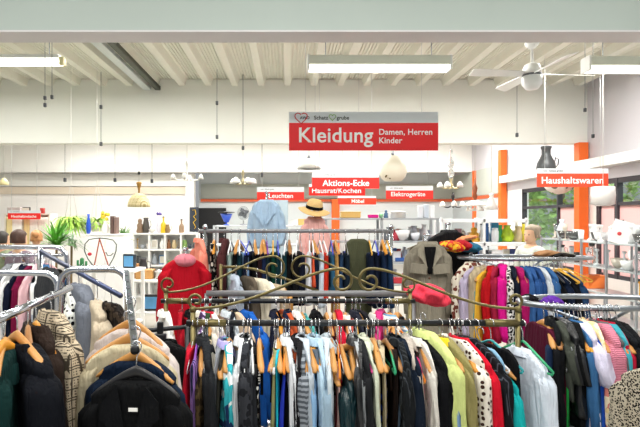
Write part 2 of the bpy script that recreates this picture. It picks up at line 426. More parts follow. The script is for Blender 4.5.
# right wall: sill, upper panel, sloping white crash beam, pillars
GREYP = mat('#c9c6cb', .75, 0, .03, 2)
struct(boxobj('wall_right', 6.6, 6.8, -2.2, 20.2, 2.66, 5.0, GREYP))
struct(boxobj('wall_right_low', 6.6, 6.8, -2.2, 20.2, 0, .62, mat('#e9e4e0', .75, 0, .03, 2)))
bpy.data.objects['wall_right_low'].name = 'baseboard_right'
struct(boxobj('trim_15', 6.35, 6.6, 7.0, 15.0, 2.90, 3.10, WHITE()))
for i, (y0, y1) in enumerate(((14.1, 20.2), (10.7, 11.3), (-2.2, 7.2))):
    struct(boxobj('trim_%d' % (16+i), 6.6, 6.8, y0, y1, .62, 2.66, WHITE()))
struct(boxobj('trim_19', 6.56, 6.6, 15.2, 19.9, 2.62, 3.5, mat('#b9bdb4', .7, 0, .04, 2)))
struct(boxobj('trim_20', 6.54, 6.6, 15.2, 19.9, 2.50, 2.60, mat('#d9653c', .6, 0, .05, 3)))
struct(boxobj('trim_21', 6.57, 6.6, 15.2, 19.9, .1, 2.50, mat('#ccd3d6', .8, 0, .02, 3)))
DARK = mat('#3c3a40', .5, .2, .05)
def two(name, a, b_, fac, ca, cb):
    m = bpy.data.materials.new(name); m.use_nodes = True; nt = m.node_tree; nt.nodes.remove(nt.nodes['Principled BSDF'])
    A, B, X = nt.nodes.new(a), nt.nodes.new(b_), nt.nodes.new('ShaderNodeMixShader')
    A.inputs['Color'].default_value = lin(ca); B.inputs['Color'].default_value = lin(cb); X.inputs[0].default_value = fac
    nt.links.new(A.outputs[0], X.inputs[1]); nt.links.new(B.outputs[0], X.inputs[2]); nt.links.new(X.outputs[0], nt.nodes['Material Output'].inputs['Surface'])
    return m, B
PINK, _ = two('pink_film', 'ShaderNodeBsdfDiffuse', 'ShaderNodeBsdfTranslucent', .75, '#f8d2d2', '#fbdcd9')
PANE, _ = two('window_glass', 'ShaderNodeBsdfTransparent', 'ShaderNodeBsdfGlossy', .07, '#f4fbf8', '#ffffff'); _.inputs['Roughness'].default_value = .02
LETW = mat('#ffffff', .6)
def window(n, y0, y1, muls, film, thick=.06):
    m = MB()
    m.box(6.62, 6.72, y0, y1, 2.56, 2.66).box(6.62, 6.72, y0, y1, .62, .70).box(6.62, 6.72, y0, y1, 2.10, 2.17)
    for y in [y0+thick/2, y1-thick/2] + muls: m.box(6.61, 6.73, y-thick/2, y+thick/2, .62, 2.66)
    f = struct(m.build('window_%d' % n, DARK))
    ys = sorted([y0] + muls + [y1])
    for a, b in zip(ys[:-1], ys[1:]):
        boxobj('pane', 6.665, 6.671, a+.03, b-.03, 2.16 if any(p <= (a+b)/2 <= q for p, q in film) else .7, 2.56, PANE, f)
    for a, b in film: boxobj('window_film', 6.663, 6.673, a, b, .7, 2.10, PINK, f)
    return f
w1 = window(1, 11.3, 14.1, [12.25], [(11.33, 12.2)])
w2 = window(2, 7.2, 10.7, [10.07, 8.6], [(7.23, 8.57), (8.63, 10.03), (10.1, 10.66)], .09)
# white letters stuck on the pink film, seen from behind
t = text_mesh(w2, 'or', LETW, -.2, .2, 0, 0, 'window_lettering', .03)
t.rotation_euler = (0, 0, R(-90)); t.location = (6.66, 9.57, 1.14)
# ------------------------------------------------------------------ outside the right windows
struct(boxobj('ground', 6.8, 30, -2, 34, -.12, -.02, mat('#b9bcae', .9)))
def tree(x, y, h, r, col, label, seed):
    rng = random.Random(seed); rt = empty('tree', (x, y, 0)); tag(rt, label, 'tree', 'trees outside the windows')
    MB().tube([(0, 0, -.05), (.05, 0, h*.35), (0, .05, h*.6)], [.16, .12, .07], 8).build('trunk', mat('#5a4a38', .9), rt)
    m = MB()
    for k in range(750):
        a, b, q = rng.uniform(0, 6.28), rng.uniform(-1, 1), rng.uniform(.35, 1)**.5
        s = math.sqrt(1-b*b)
        p = (r*q*s*math.cos(a), r*q*s*math.sin(a), h*.58 + h*.42*q*b)
        m.leaf(p, (rng.uniform(-1, 1), rng.uniform(-1, 1), rng.uniform(-.6, .6)), .32, .12, .4, 2)
    m.build('foliage', mat(col, .7, 0, .3, 2, 0, .2), rt)
tree(9.4, 17.2, 4.6, 1.5, '#a5cf6c', 'bright green leafy tree seen through the window left of the orange column', 1)
tree(12.4, 22.5, 5.4, 2.0, '#93c060', 'darker green tree behind the glass beside the woman with the grey hair', 2)
tree(10.4, 13.4, 4.6, 1.6, '#b3d880', 'pale green tree above the pink window film at the right edge', 3)
tree(8.7, 20.4, 3.6, 1.1, '#9dc86a', 'low bushy green tree outside the narrow window pane', 4)

# ------------------------------------------------------------------ lights
def area(loc, sx, sy, e, rot=(0, 0, 0), col=(1, .98, .94)):  # bare area lights added to brighten the hall, no fittings modelled
    l = bpy.data.lights.new('added_overhead_light', 'AREA'); l.shape = 'RECTANGLE'; l.size = sx; l.size_y = sy; l.energy = e; l.color = col
    o = bpy.data.objects.new('added_overhead_light', l); COL.objects.link(o); o.location = loc; o.rotation_euler = rot
    return o
for y in (-.8, .9, 2.6):
    for x in (-2.6, 0, 2.6): area((x, y, 4.5), 1.8, .3, 46)
for y in (6.9, 8.6):
    for x in (-6, -2.4, 1.2, 4.6): area((x, y, 4.6), 1.8, .3, 90)
for y in (13, 15.6):
    for x in (-6.5, -2.4, 1.2, 4.8): area((x, y, 4.6), 1.8, .3, 128)
w = bpy.data.worlds.new('World'); SC.world = w; w.use_nodes = True
bg = w.node_tree.nodes['Background']; bg.inputs['Color'].default_value = (.93, .97, 1, 1); bg.inputs['Strength'].default_value = .33
sun = bpy.data.lights.new('sun', 'SUN'); sun.energy = 5; sun.angle = R(3)
so = bpy.data.objects.new('sun', sun); COL.objects.link(so); so.rotation_euler = (R(-30), R(-48), 0); so.location = (12, 5, 8)
so.rotation_euler = Vector((-.75, .45, -.8)).to_track_quat('-Z', 'Y').to_euler()

# ------------------------------------------------------------------ camera
cam = bpy.data.cameras.new('camera'); cam.sensor_width = 36; cam.lens = F*36/640
cam.shift_x = (320-VX)/640; cam.shift_y = (VY-213.5)/640; cam.clip_start = .05; cam.clip_end = 120
co = bpy.data.objects.new('camera', cam); COL.objects.link(co); co.location = (0, 0, CH); co.rotation_euler = (R(90), 0, 0)
SC.camera = co
SC.view_settings.view_transform = 'Standard'; SC.view_settings.look = 'None'; SC.view_settings.gamma = 1; SC.view_settings.exposure = 0.12
SC.cycles.use_denoising = True
SC.cycles.max_bounces = 8; SC.cycles.transparent_max_bounces = 8
SC.cycles.caustics_refractive = False; SC.cycles.caustics_reflective = False

# ------------------------------------------------------------------ overhead: fluorescent fittings, fan, cables
def fitting(x0, x1, yt, yb, Y, label, bare=False):
    a = at(x0, yt, Y); b = at(x1, yb, Y); rt = empty('fluorescent_light', ((a.x+b.x)/2, Y, a.z))
    tag(rt, label, 'ceiling light', 'fluorescent fittings under the corrugated ceiling')
    w = (b.x-a.x)/2; h = a.z-b.z
    em = mat('#fffdf4', .4, 0, 0, 3, 0, 0, 5 if bare else 2.4)
    if bare:
        boxobj('housing', -w, w-.06, -.04, .04, -.05, 0, WHITE(), rt, .008)
        MB().tube([(-w, 0, -.09), (w-.02, 0, -.09)], .042, 12).build('tube', em, rt)
        boxobj('end_cap', w-.06, w, -.045, .045, -.13, -.03, mat('#e9dfae', .5), rt, .01)
    else:
        boxobj('housing', -w, w, -.09, .09, -h*.68, 0, mat('#e9e9dd', .5), rt, .01)
        boxobj('diffuser', -w+.01, w-.01, -.085, .085, -h, -h*.68, em, rt, .01)
        for s in (-1, 1): boxobj('end_cap', s*w-.012, s*w+.012, -.095, .095, -h*1.02, .01, WHITE(), rt, .005)
    for s in (-.75, .75):
        MB().tube([(s*w, 0, 0), (s*w, 0, CEILZ-.16-a.z)], .006, 6).build('suspension_wire', STEEL(), rt)
fitting(-60, 65, 55, 67, 6.0, 'glowing bare fluorescent tube under the ceiling at far left', True)
fitting(308, 449, 57, 71, 6.0, 'long white fluorescent fitting under the ceiling above the big red sign')
fitting(586, 720, 58, 72, 6.0, 'white fluorescent fitting under the ceiling right of the fan')
# two dark service channels between the ribs
for x, wd, dk, lb in ((-3.08, .085, '#cdd3d2', 'pale ribbed metal duct along the ceiling, upper left'), (-2.85, .06, '#4c5045', 'dark green cable channel along the ceiling beside the pale duct')):
    m = MB().box(x-wd, x+wd, 5.2, 11, 4.66, 4.75, .01); 
    tag(m.build('ceiling_duct', mat(dk, .5, .3, .1, 30)), lb, 'duct')
# ceiling fan
rt = empty('ceiling_fan', at(532, 41, 6.2)); tag(rt, 'white ceiling fan with four blades hanging below the near beam', 'ceiling fan')
k = 6.2/500
MB().lathe([(.02, .02), (7*k, .0), (7*k, -.03), (4*k, -7*k), (.02, -8*k)]).build('ceiling_cup', WHITE(), rt)
MB().tube([(0, 0, CEILZ-rt.location.z), (0, 0, -24*k)], 1.3*k, 10).build('rod', WHITE(), rt)
MB().lathe([(.03, -22*k), (7*k, -24*k), (9*k, -29*k), (9.2*k, -33*k), (8*k, -34*k)]).build('motor_housing', WHITE(), rt)
MB().lathe([(8*k, -34*k), (9.6*k, -36*k), (9.6*k, -43*k), (6*k, -48*k), (.01, -49*k)]).build('light_bowl', mat('#f4f6f8', .3), rt)
MB().lathe([(8.6*k, -33.2*k), (9.4*k, -33.8*k), (9.4*k, -35.2*k), (8.4*k, -35.8*k)]).build('trim_ring', mat('#6a6d74', .3, .7), rt)
for a in (5, 95, 185, 275):
    A = []
    for i, t in enumerate(np.linspace(0, 1, 9)):
        r = (9+54*t)*k; w = (3.4+3.2*t)*k*(1 if t < .97 else .8); ca, sa = math.cos(R(a)), math.sin(R(a))
        A.append([(r*ca - s*w*sa, r*sa + s*w*ca, -33*k + d + s*.02) for s, d in ((-1, -.004), (1, -.004), (1, .004), (-1, .004))])
    MB().rings(np.array(A), smooth=False).build('blade', mat('#f2f2f0', .4), rt)
# thin wires with small clips hanging from the ceiling
WIRES = [(45, 40, 108, 5.0, 'wire with two dark clips hanging near the left fluorescent tube', (98, 105)), (52, 40, 99, 5.2, 'wire with single dark clip just right of the left fluorescent tube', (97,)),
 (101, 80, 146, 10.4, 'wire with hook ends in front of the middle beam above the rattan lamp', (107, 144)), (217, 79, 137, 10.2, 'wire with dark weight above the left chandelier, near middle beam', (103, 137)),
 (243, 79, 150, 10.6, 'wire with dark clip at its tip directly above the white chandelier', (148,)), (517, 79, 137, 10.4, 'wire with dark toggle left of the dark hanging lantern', (135,)),
 (593, 60, 138, 6.6, 'wire with grey toggle above the right end of the household goods sign', (136,)), (585, 60, 112, 6.8, 'short wire hanging down right of the ceiling fan blades', (110,)),
 (65, 143, 182, 12, 'small hook wire under the middle beam at far left', (180,)), (115, 143, 182, 12, 'small hook wire under the middle beam, left of the rattan lamp', (180,)),
 (152, 143, 183, 12, 'small hook wire under the middle beam, right of the rattan lamp', (181,)), (262, 143, 178, 12, 'small hook wire just right of the white chandelier', (175,))]
for (x, y0, y1, Y, lb, cl) in WIRES:
    top = at(x, y0, Y); bot = at(x, y1, Y); topz = CEILZ-.02 if y0 < 100 else 3.5
    if y0 >= 100: 
        Y = 11.15; bot = at(x, y1, Y)
    rt = empty('hanging_wire', (bot.x, Y, bot.z)); tag(rt, lb, 'wire', 'wires hanging from the ceiling')
    MB().tube([(0, 0, 0), (0, 0, topz-bot.z)], .0055*Y/8, 6).build('wire', mat('#8d9092', .4, .4), rt)
    for c in cl:
        z = at(x, c, Y).z - bot.z; s = 1.25*Y/500
        MB().box(-s, s, -s, s, z-s*1.6, z+s*1.6, s*.3).build('clip', mat('#4a4d50', .5, .3), rt)

# ------------------------------------------------------------------ signs
def sign(x0, x1, yh, y0, y1, Y, label, lines, color='#f2101a', group='red hanging department signs', logo=False, topz=None):
    a = at(x0, yh, Y); b = at(x1, y1, Y); c = at(0, y0, Y).z
    cx = (a.x+b.x)/2; w = (b.x-a.x)/2; rt = empty('hanging_sign', (cx, Y, b.z)); tag(rt, label, 'sign', group)
    boxobj('red_panel', -w, w, -.01, .01, 0, c-b.z, mat(color, .45, 0, .02, 3), rt)
    boxobj('header_strip', -w, w, -.01, .01, c-b.z, a.z-b.z, mat('#dfe5ea', .5, 0, .01), rt)
    k = Y/500
    for (s, xa, xb, yc) in lines:
        text_mesh(rt, s, mat('#ffffff', .5), (xa-VX)*k-cx, (xb-VX)*k-cx, CH-(yc-VY)*k-b.z, -.01, 'lettering', .014)
    tz = topz or CEILZ-.02
    for s in (-.78, .78): MB().tube([(s*w, 0, a.z-b.z), (s*w, 0, tz-b.z)], .004*Y/8, 6).build('suspension_wire', mat('#c9cbcb', .4, .4), rt)
    hz = CH-((yh+y0)/2-VY)*k-b.z; hh = (a.z-b.z-(c-b.z))
    dk = mat('#2c3a3c', .5)
    xl = -w
    if logo:
        hp = []
        for i in range(21):
            t = PI*2*i/21 + .55
            hp.append((xl + .145 + .0052*16*math.sin(t)**3*.9, -.013, hz-.005 + .0052*(13*math.cos(t)-5*math.cos(2*t)-2*math.cos(3*t)-math.cos(4*t))*.9))
        MB().tube(hp[:19], .0055, 5).build('heart_emblem', mat('#d2182a', .5), rt)
        text_mesh(rt, 'AWO', dk, xl+.13, xl+.245, hz-.005, -.01, 'emblem_lettering', .03)
        text_mesh(rt, 'Schatz', dk, xl+.30, xl+.47, hz-.004, -.01, 'header_lettering', .015)
        hp = [(xl + .52 + .0026*16*math.sin(t)**3, -.013, hz+.002 + .0026*(13*math.cos(t)-5*math.cos(2*t)-2*math.cos(3*t)-math.cos(4*t))) for t in np.linspace(0, 2*PI, 21)]
        MB().tube(hp, .004, 5).build('green_heart', mat('#7ab24a', .5), rt)
        text_mesh(rt, 'grube', dk, xl+.57, xl+.72, hz-.012, -.01, 'header_lettering', .015)
    elif hh > .06:
        text_mesh(rt, 'AWO', dk, xl+w*.16, xl+w*.28, hz, -.01, 'emblem_lettering', .02)
        text_mesh(rt, 'Schatz grube', dk, xl+w*.34, xl+w*.72, hz, -.01, 'header_lettering', .01)
    return rt
sign(289, 438, 112, 123, 150.5, 6.0, 'large red sign reading Kleidung, Damen, Herren, Kinder', [('Kleidung', 299, 373, 137.5), ('Damen, Herren', 379, 432, 132.5), ('Kinder', 379, 402, 140.5)], logo=True)
sign(312, 379, 172.5, 177.5, 188.5, 10, 'red sign reading Aktions-Ecke under the big clothing sign', [('Aktions-Ecke', 322.5, 369, 183)], '#ec2720')
sign(309, 365, 184, 187, 195.5, 10.4, 'red sign reading Hausrat/Kochen half hidden behind another sign', [('Hausrat/Kochen', 312, 361, 190.5)], '#ec2720', topz=CEILZ-.02)
sign(257, 304, 187, 192, 200, 12, 'red sign reading Leuchten beside the white chandelier', [('Leuchten', 269, 293, 195.8)], '#ee2a1c')
sign(338, 376, 196, 198, 204.5, 14, 'small red sign reading Möbel in front of the orange column', [('Möbel', 351.5, 364, 201.2)], '#f0391f')
sign(386, 433, 186, 190.5, 199, 12, 'red sign reading Elektrogeräte under the cream tulip lamp', [('Elektrogeräte', 391, 425, 194.8)], '#ec2a20')
sign(537, 608, 168.5, 173.5, 187, 9, 'orange red sign reading Haushaltswaren near the right windows', [('Haushaltswaren', 541.5, 603, 180.3)], '#f04a2a')
sign(8, 40.5, 210.5, 213.2, 219.3, 12.6, 'small red sign above the two shoppers at far left', [('Haushaltswäsche', 11.5, 36.5, 216.3)], '#ee2622')
# ------------------------------------------------------------------ racks
def spiral(cx, cz, r0, r1, a0, a1, y=0, n=26):
    return [(cx + (r0+(r1-r0)*t)*math.cos(a0+(a1-a0)*t), y, cz + (r0+(r1-r0)*t)*math.sin(a0+(a1-a0)*t)) for t in np.linspace(0, 1, n)]
def scroll_rack(name, x0, x1, Y, zr, ztop, label, k):
    """x0..x1 posts, rail at zr, pediment of two scrolled rods meeting in the middle"""
    cx = (x0+x1)/2; rt = empty(name, (cx, Y, 0)); tag(rt, label, 'clothes rack', 'bronze clothes racks with scrolled tops')
    h = (x1-x0)/2
    MB().tube([(-h-.03, 0, zr), (h+.03, 0, zr)], .0155, 12).build('rail', BLACKM(), rt)
    for s in (-1, 1):
        MB().tube([(s*h, 0, .05), (s*h, 0, zr+.07)], .013, 10).build('post', BRONZE(), rt)
        MB().tube([(s*h, 0, zr), (s*(h-.16), 0, zr)], .0185, 12).build('rail_sleeve', BRONZE(), rt)
        MB().lathe([(.016, zr+.055), (.017, zr+.07), (.010, zr+.08), (.001, zr+.082)], (s*h, 0, 0), 10).build('post_cap', BRONZE(), rt)
        MB().tube([(s*h, -.24, .03), (s*h, -.2, .05), (s*h, .2, .05), (s*h, .24, .03)], .016, 8).build('foot', BRONZE(), rt)
        # scroll: small outer curl, long rising rod, big inner curl
        r = 12.5*k; ic = (s*(r+2.0*k), ztop - r)
        sp = spiral(ic[0], ic[1], r, r*.28, PI/2, PI/2 + s*2*PI*1.18, 0, 34)   # from the top of the loop inwards and down
        oc = (s*(h-.015), zr+.108); ro = 9.0*k
        rise = []
        P0 = (oc[0], oc[1]-ro*.9); P3 = (ic[0], ztop)
        P1 = (oc[0]-s*h*.38, P0[1]+.005); P2 = (ic[0]+s*h*.22, ztop-.0)
        for t in np.linspace(0, 1, 22)[:-1]:
            b = [(1-t)**3, 3*t*(1-t)**2, 3*t*t*(1-t), t**3]
            rise.append((sum(b[i]*p[0] for i, p in enumerate((P0, P1, P2, P3))), 0, sum(b[i]*p[1] for i, p in enumerate((P0, P1, P2, P3)))))
        oo = spiral(oc[0], oc[1], ro*.3, ro*.9, -PI/2 + s*2*PI*1.1, -PI/2, 0, 26)
        MB().tube(oo + rise[1:] + sp, .0070, 8).build('scroll', BRONZE(), rt)
    return rt
RK = {'B': (2.4, 323), 'A': (3.2, 301), 'C': (4.2, 231)}
k = 2.4/500; B_Z = at(0, 323, 2.4).z
scroll_rack('clothes_rack', at(193, 0, 2.4).x, at(518, 0, 2.4).x, 2.4, B_Z, at(0, 268.5, 2.4).z, 'nearest bronze clothes rack with scrolled top, in the centre foreground', 2.4/500)
A_Z = at(0, 301, 3.2).z
scroll_rack('clothes_rack', at(166, 0, 3.2).x, at(410, 0, 3.2).x, 3.2, A_Z, at(0, 256, 3.2).z, 'second bronze clothes rack with scrolled top, behind the nearest one', 3.2/500)
# two-tier silver rack
Yc = 4.2; C_Z = at(0, 231, Yc).z; a, b = at(205, 0, Yc).x, at(391, 0, Yc).x
rt = empty('clothes_rack', ((a+b)/2, Yc, 0)); tag(rt, 'high silver clothes rack holding the row of jeans', 'clothes rack'); h = (b-a)/2
MB().tube([(-h-.05, 0, C_Z), (h+.02, 0, C_Z)], .016, 12).build('rail', GREYR(), rt)
for s in (-1, 1):
    MB().tube([(s*h, 0, .05), (s*h, 0, C_Z+.03)], .018, 12).build('post', CHROME(), rt)
    MB().tube([(s*h, -.25, .03), (s*h, .25, .03)], .018, 8).build('foot', CHROME(), rt)
    MB().lathe([(.02, .0), (.021, .02), (.012, .035), (.001, .037)], (s*h, 0, C_Z+.02), 12).build('post_cap', CHROME(), rt)
Ys = 3.62; rt = empty('clothes_rack', (at(310, 0, Ys).x, Ys, 0)); tag(rt, 'low grey tube clothes rack in front of the jeans rack', 'clothes rack')
zr = at(0, 293.5, Ys).z; h = (at(412, 0, Ys).x-at(205, 0, Ys).x)/2
MB().tube([(-h, 0, zr), (h, 0, zr)], .022, 12).build('rail', GREYR(), rt)
for s in (-1, 1):
    MB().tube([(s*h, 0, .03), (s*h, 0, zr)], .016, 10).build('post', GREYR(), rt)
    MB().tube([(s*h, -.2, .03), (s*h, .2, .03)], .015, 8).build('foot', GREYR(), rt)
# sloping bronze arm on its own post
Ya = 3.85
P = [at(221, 267, Ya), at(240, 267, Ya), at(256, 269.5, Ya), at(285, 278.5, Ya), at(318, 291, Ya)]
rt = empty('display_arm_stand', (P[0].x, Ya, 0)); tag(rt, 'low bronze stand with a drooping arm, below the jeans', 'clothes rack')
MB().tube([(p.x-P[0].x, 0, p.z) for p in P], .011, 8).build('arm', BRONZE(), rt)
MB().tube([(0, 0, .02), (0, 0, P[0].z+.02)], .014, 8).build('post', BRONZE(), rt)
MB().lathe([(.16, 0), (.16, .015), (.03, .03), (.016, .06)]).build('base', BRONZE(), rt)
# round racks
def ring_rack(px, Y, rx, ry, zr, label, zs=(0,)):
    x = at(px, 0, Y).x; rt = empty('round_clothes_rack', (x, Y, 0)); tag(rt, label, 'clothes rack', 'round silver clothes racks')
    for dz in zs:
        pts = [(rx*math.cos(t), ry*math.sin(t), zr+dz) for t in np.linspace(0, 2*PI, 49)]
        MB().tube(pts, .0155, 10).build('ring_rail', STEEL(), rt)
    for t in (.6, .6+2*PI/3, .6+4*PI/3):
        MB().tube([(rx*math.cos(t), ry*math.sin(t), zr), (rx*.25*math.cos(t), ry*.25*math.sin(t), zr-.10), (0, 0, zr-.12)], .009, 8).build('spoke', STEEL(), rt)
    MB().tube([(0, 0, .04), (0, 0, zr-.08)], .022, 12).build('centre_post', CHROME(), rt)
    for t in (.3, .3+PI/2, .3+PI, .3+1.5*PI):
        MB().tube([(0, 0, .06), (.42*math.cos(t), .42*math.sin(t), .03)], .014, 8).build('foot', CHROME(), rt)
    return rt
E = dict(px=525, Y=4.55, rx=.60, ry=.22, z=at(0, 259.5, 4.33).z)
ring_rack(E['px'], E['Y'], E['rx'], E['ry'], E['z'], 'far round clothes rack with pink, red and denim jackets')
E2 = dict(px=600, Y=2.75, rx=.44, ry=.20, z=at(0, 308.5, 2.55).z)
ring_rack(E2['px'], E2['Y'], E2['rx'], E2['ry'], E2['z'], 'near round clothes rack at right with shirts and the pink sweater')
def ring_pose(D, px):
    cx = at(D['px'], 0, D['Y']).x; best = None
    for i in range(-88, 89):
        ph = R(i); x, y = cx + D['rx']*math.sin(ph), D['Y'] - D['ry']*math.cos(ph)
        # visible front edge sits one shoulder width outwards
        ex, ey = x + .2*math.sin(ph)*.9, y - .2*math.cos(ph)
        p = VX + ex*F/ey
        if best is None or abs(p-px) < best[0]: best = (abs(p-px), x, y, ph)
    return best[1:]

# ------------------------------------------------------------------ hung clothes, one row of the table each
# (pixel, kind, colour, what it is, hanger, options)
SEED = [100]
def put(px, kind, fab, short, hang, where, grp, x, y, z, rz, L=None, tk=.03, sw=None, opts=None, rail=.016, hw=None, nm=None, cat=None):
    SEED[0] += 1
    n, c = CATN[kind]
    if nm: n = nm
    if cat: c = cat
    drop = (opts or {}).pop('drop', 0) if opts else 0
    garment(kind, (x, y, z-drop), rz, fab, short + ' ' + where, c, n, grp, SEED[0], L, tk, sw, opts)
    if hang:
        hn = HANGC[hang.rstrip('+')][1]
        hanger((x, y, z), rz, hang.rstrip('+'), '%s hanger under the %s' % (hn, short), 'hangers ' + where, hw or {'pants': .19}.get(kind, .19), rail, hang.endswith('+') or kind in ('pants', 'skirt', 'trousers'))
def row(tab, Y, z, where, grp, base_tk, rng=random.Random(5), yawbias=0, jit=10, short=.19, thin=.66, drops=(0,)):
    r2 = random.Random(8)
    for r_ in tab:
        px, kind, fab, sh, hang = r_[:5]; o = dict(r_[5]) if len(r_) > 5 else {}
        yaw = R(o.pop('yaw', yawbias + rng.uniform(-jit, jit))); dz = o.pop('dz', 0); dy = o.pop('dy', 0)
        L = o.pop('L', None); tk = o.pop('tk', base_tk)*thin; sw = o.pop('sw', None); nm = o.pop('nm', None); cat = o.pop('cat', None)
        f = o.pop('front_px', True)
        dr = r2.choice(drops)
        if hang in ('wood', 'gold', 'dwood') and 'drop' not in o: o['drop'] = dr
        ye = Y - short*math.cos(yaw)
        x = (px-VX)*ye/F - short*math.sin(yaw) if f else (px-VX)*Y/F
        put(px, kind, fab, sh, hang, where, grp, x, Y+dy, z+dz, -PI/2 + yaw, L, tk, sw, o, .0155, None, nm, cat)
f = fabric
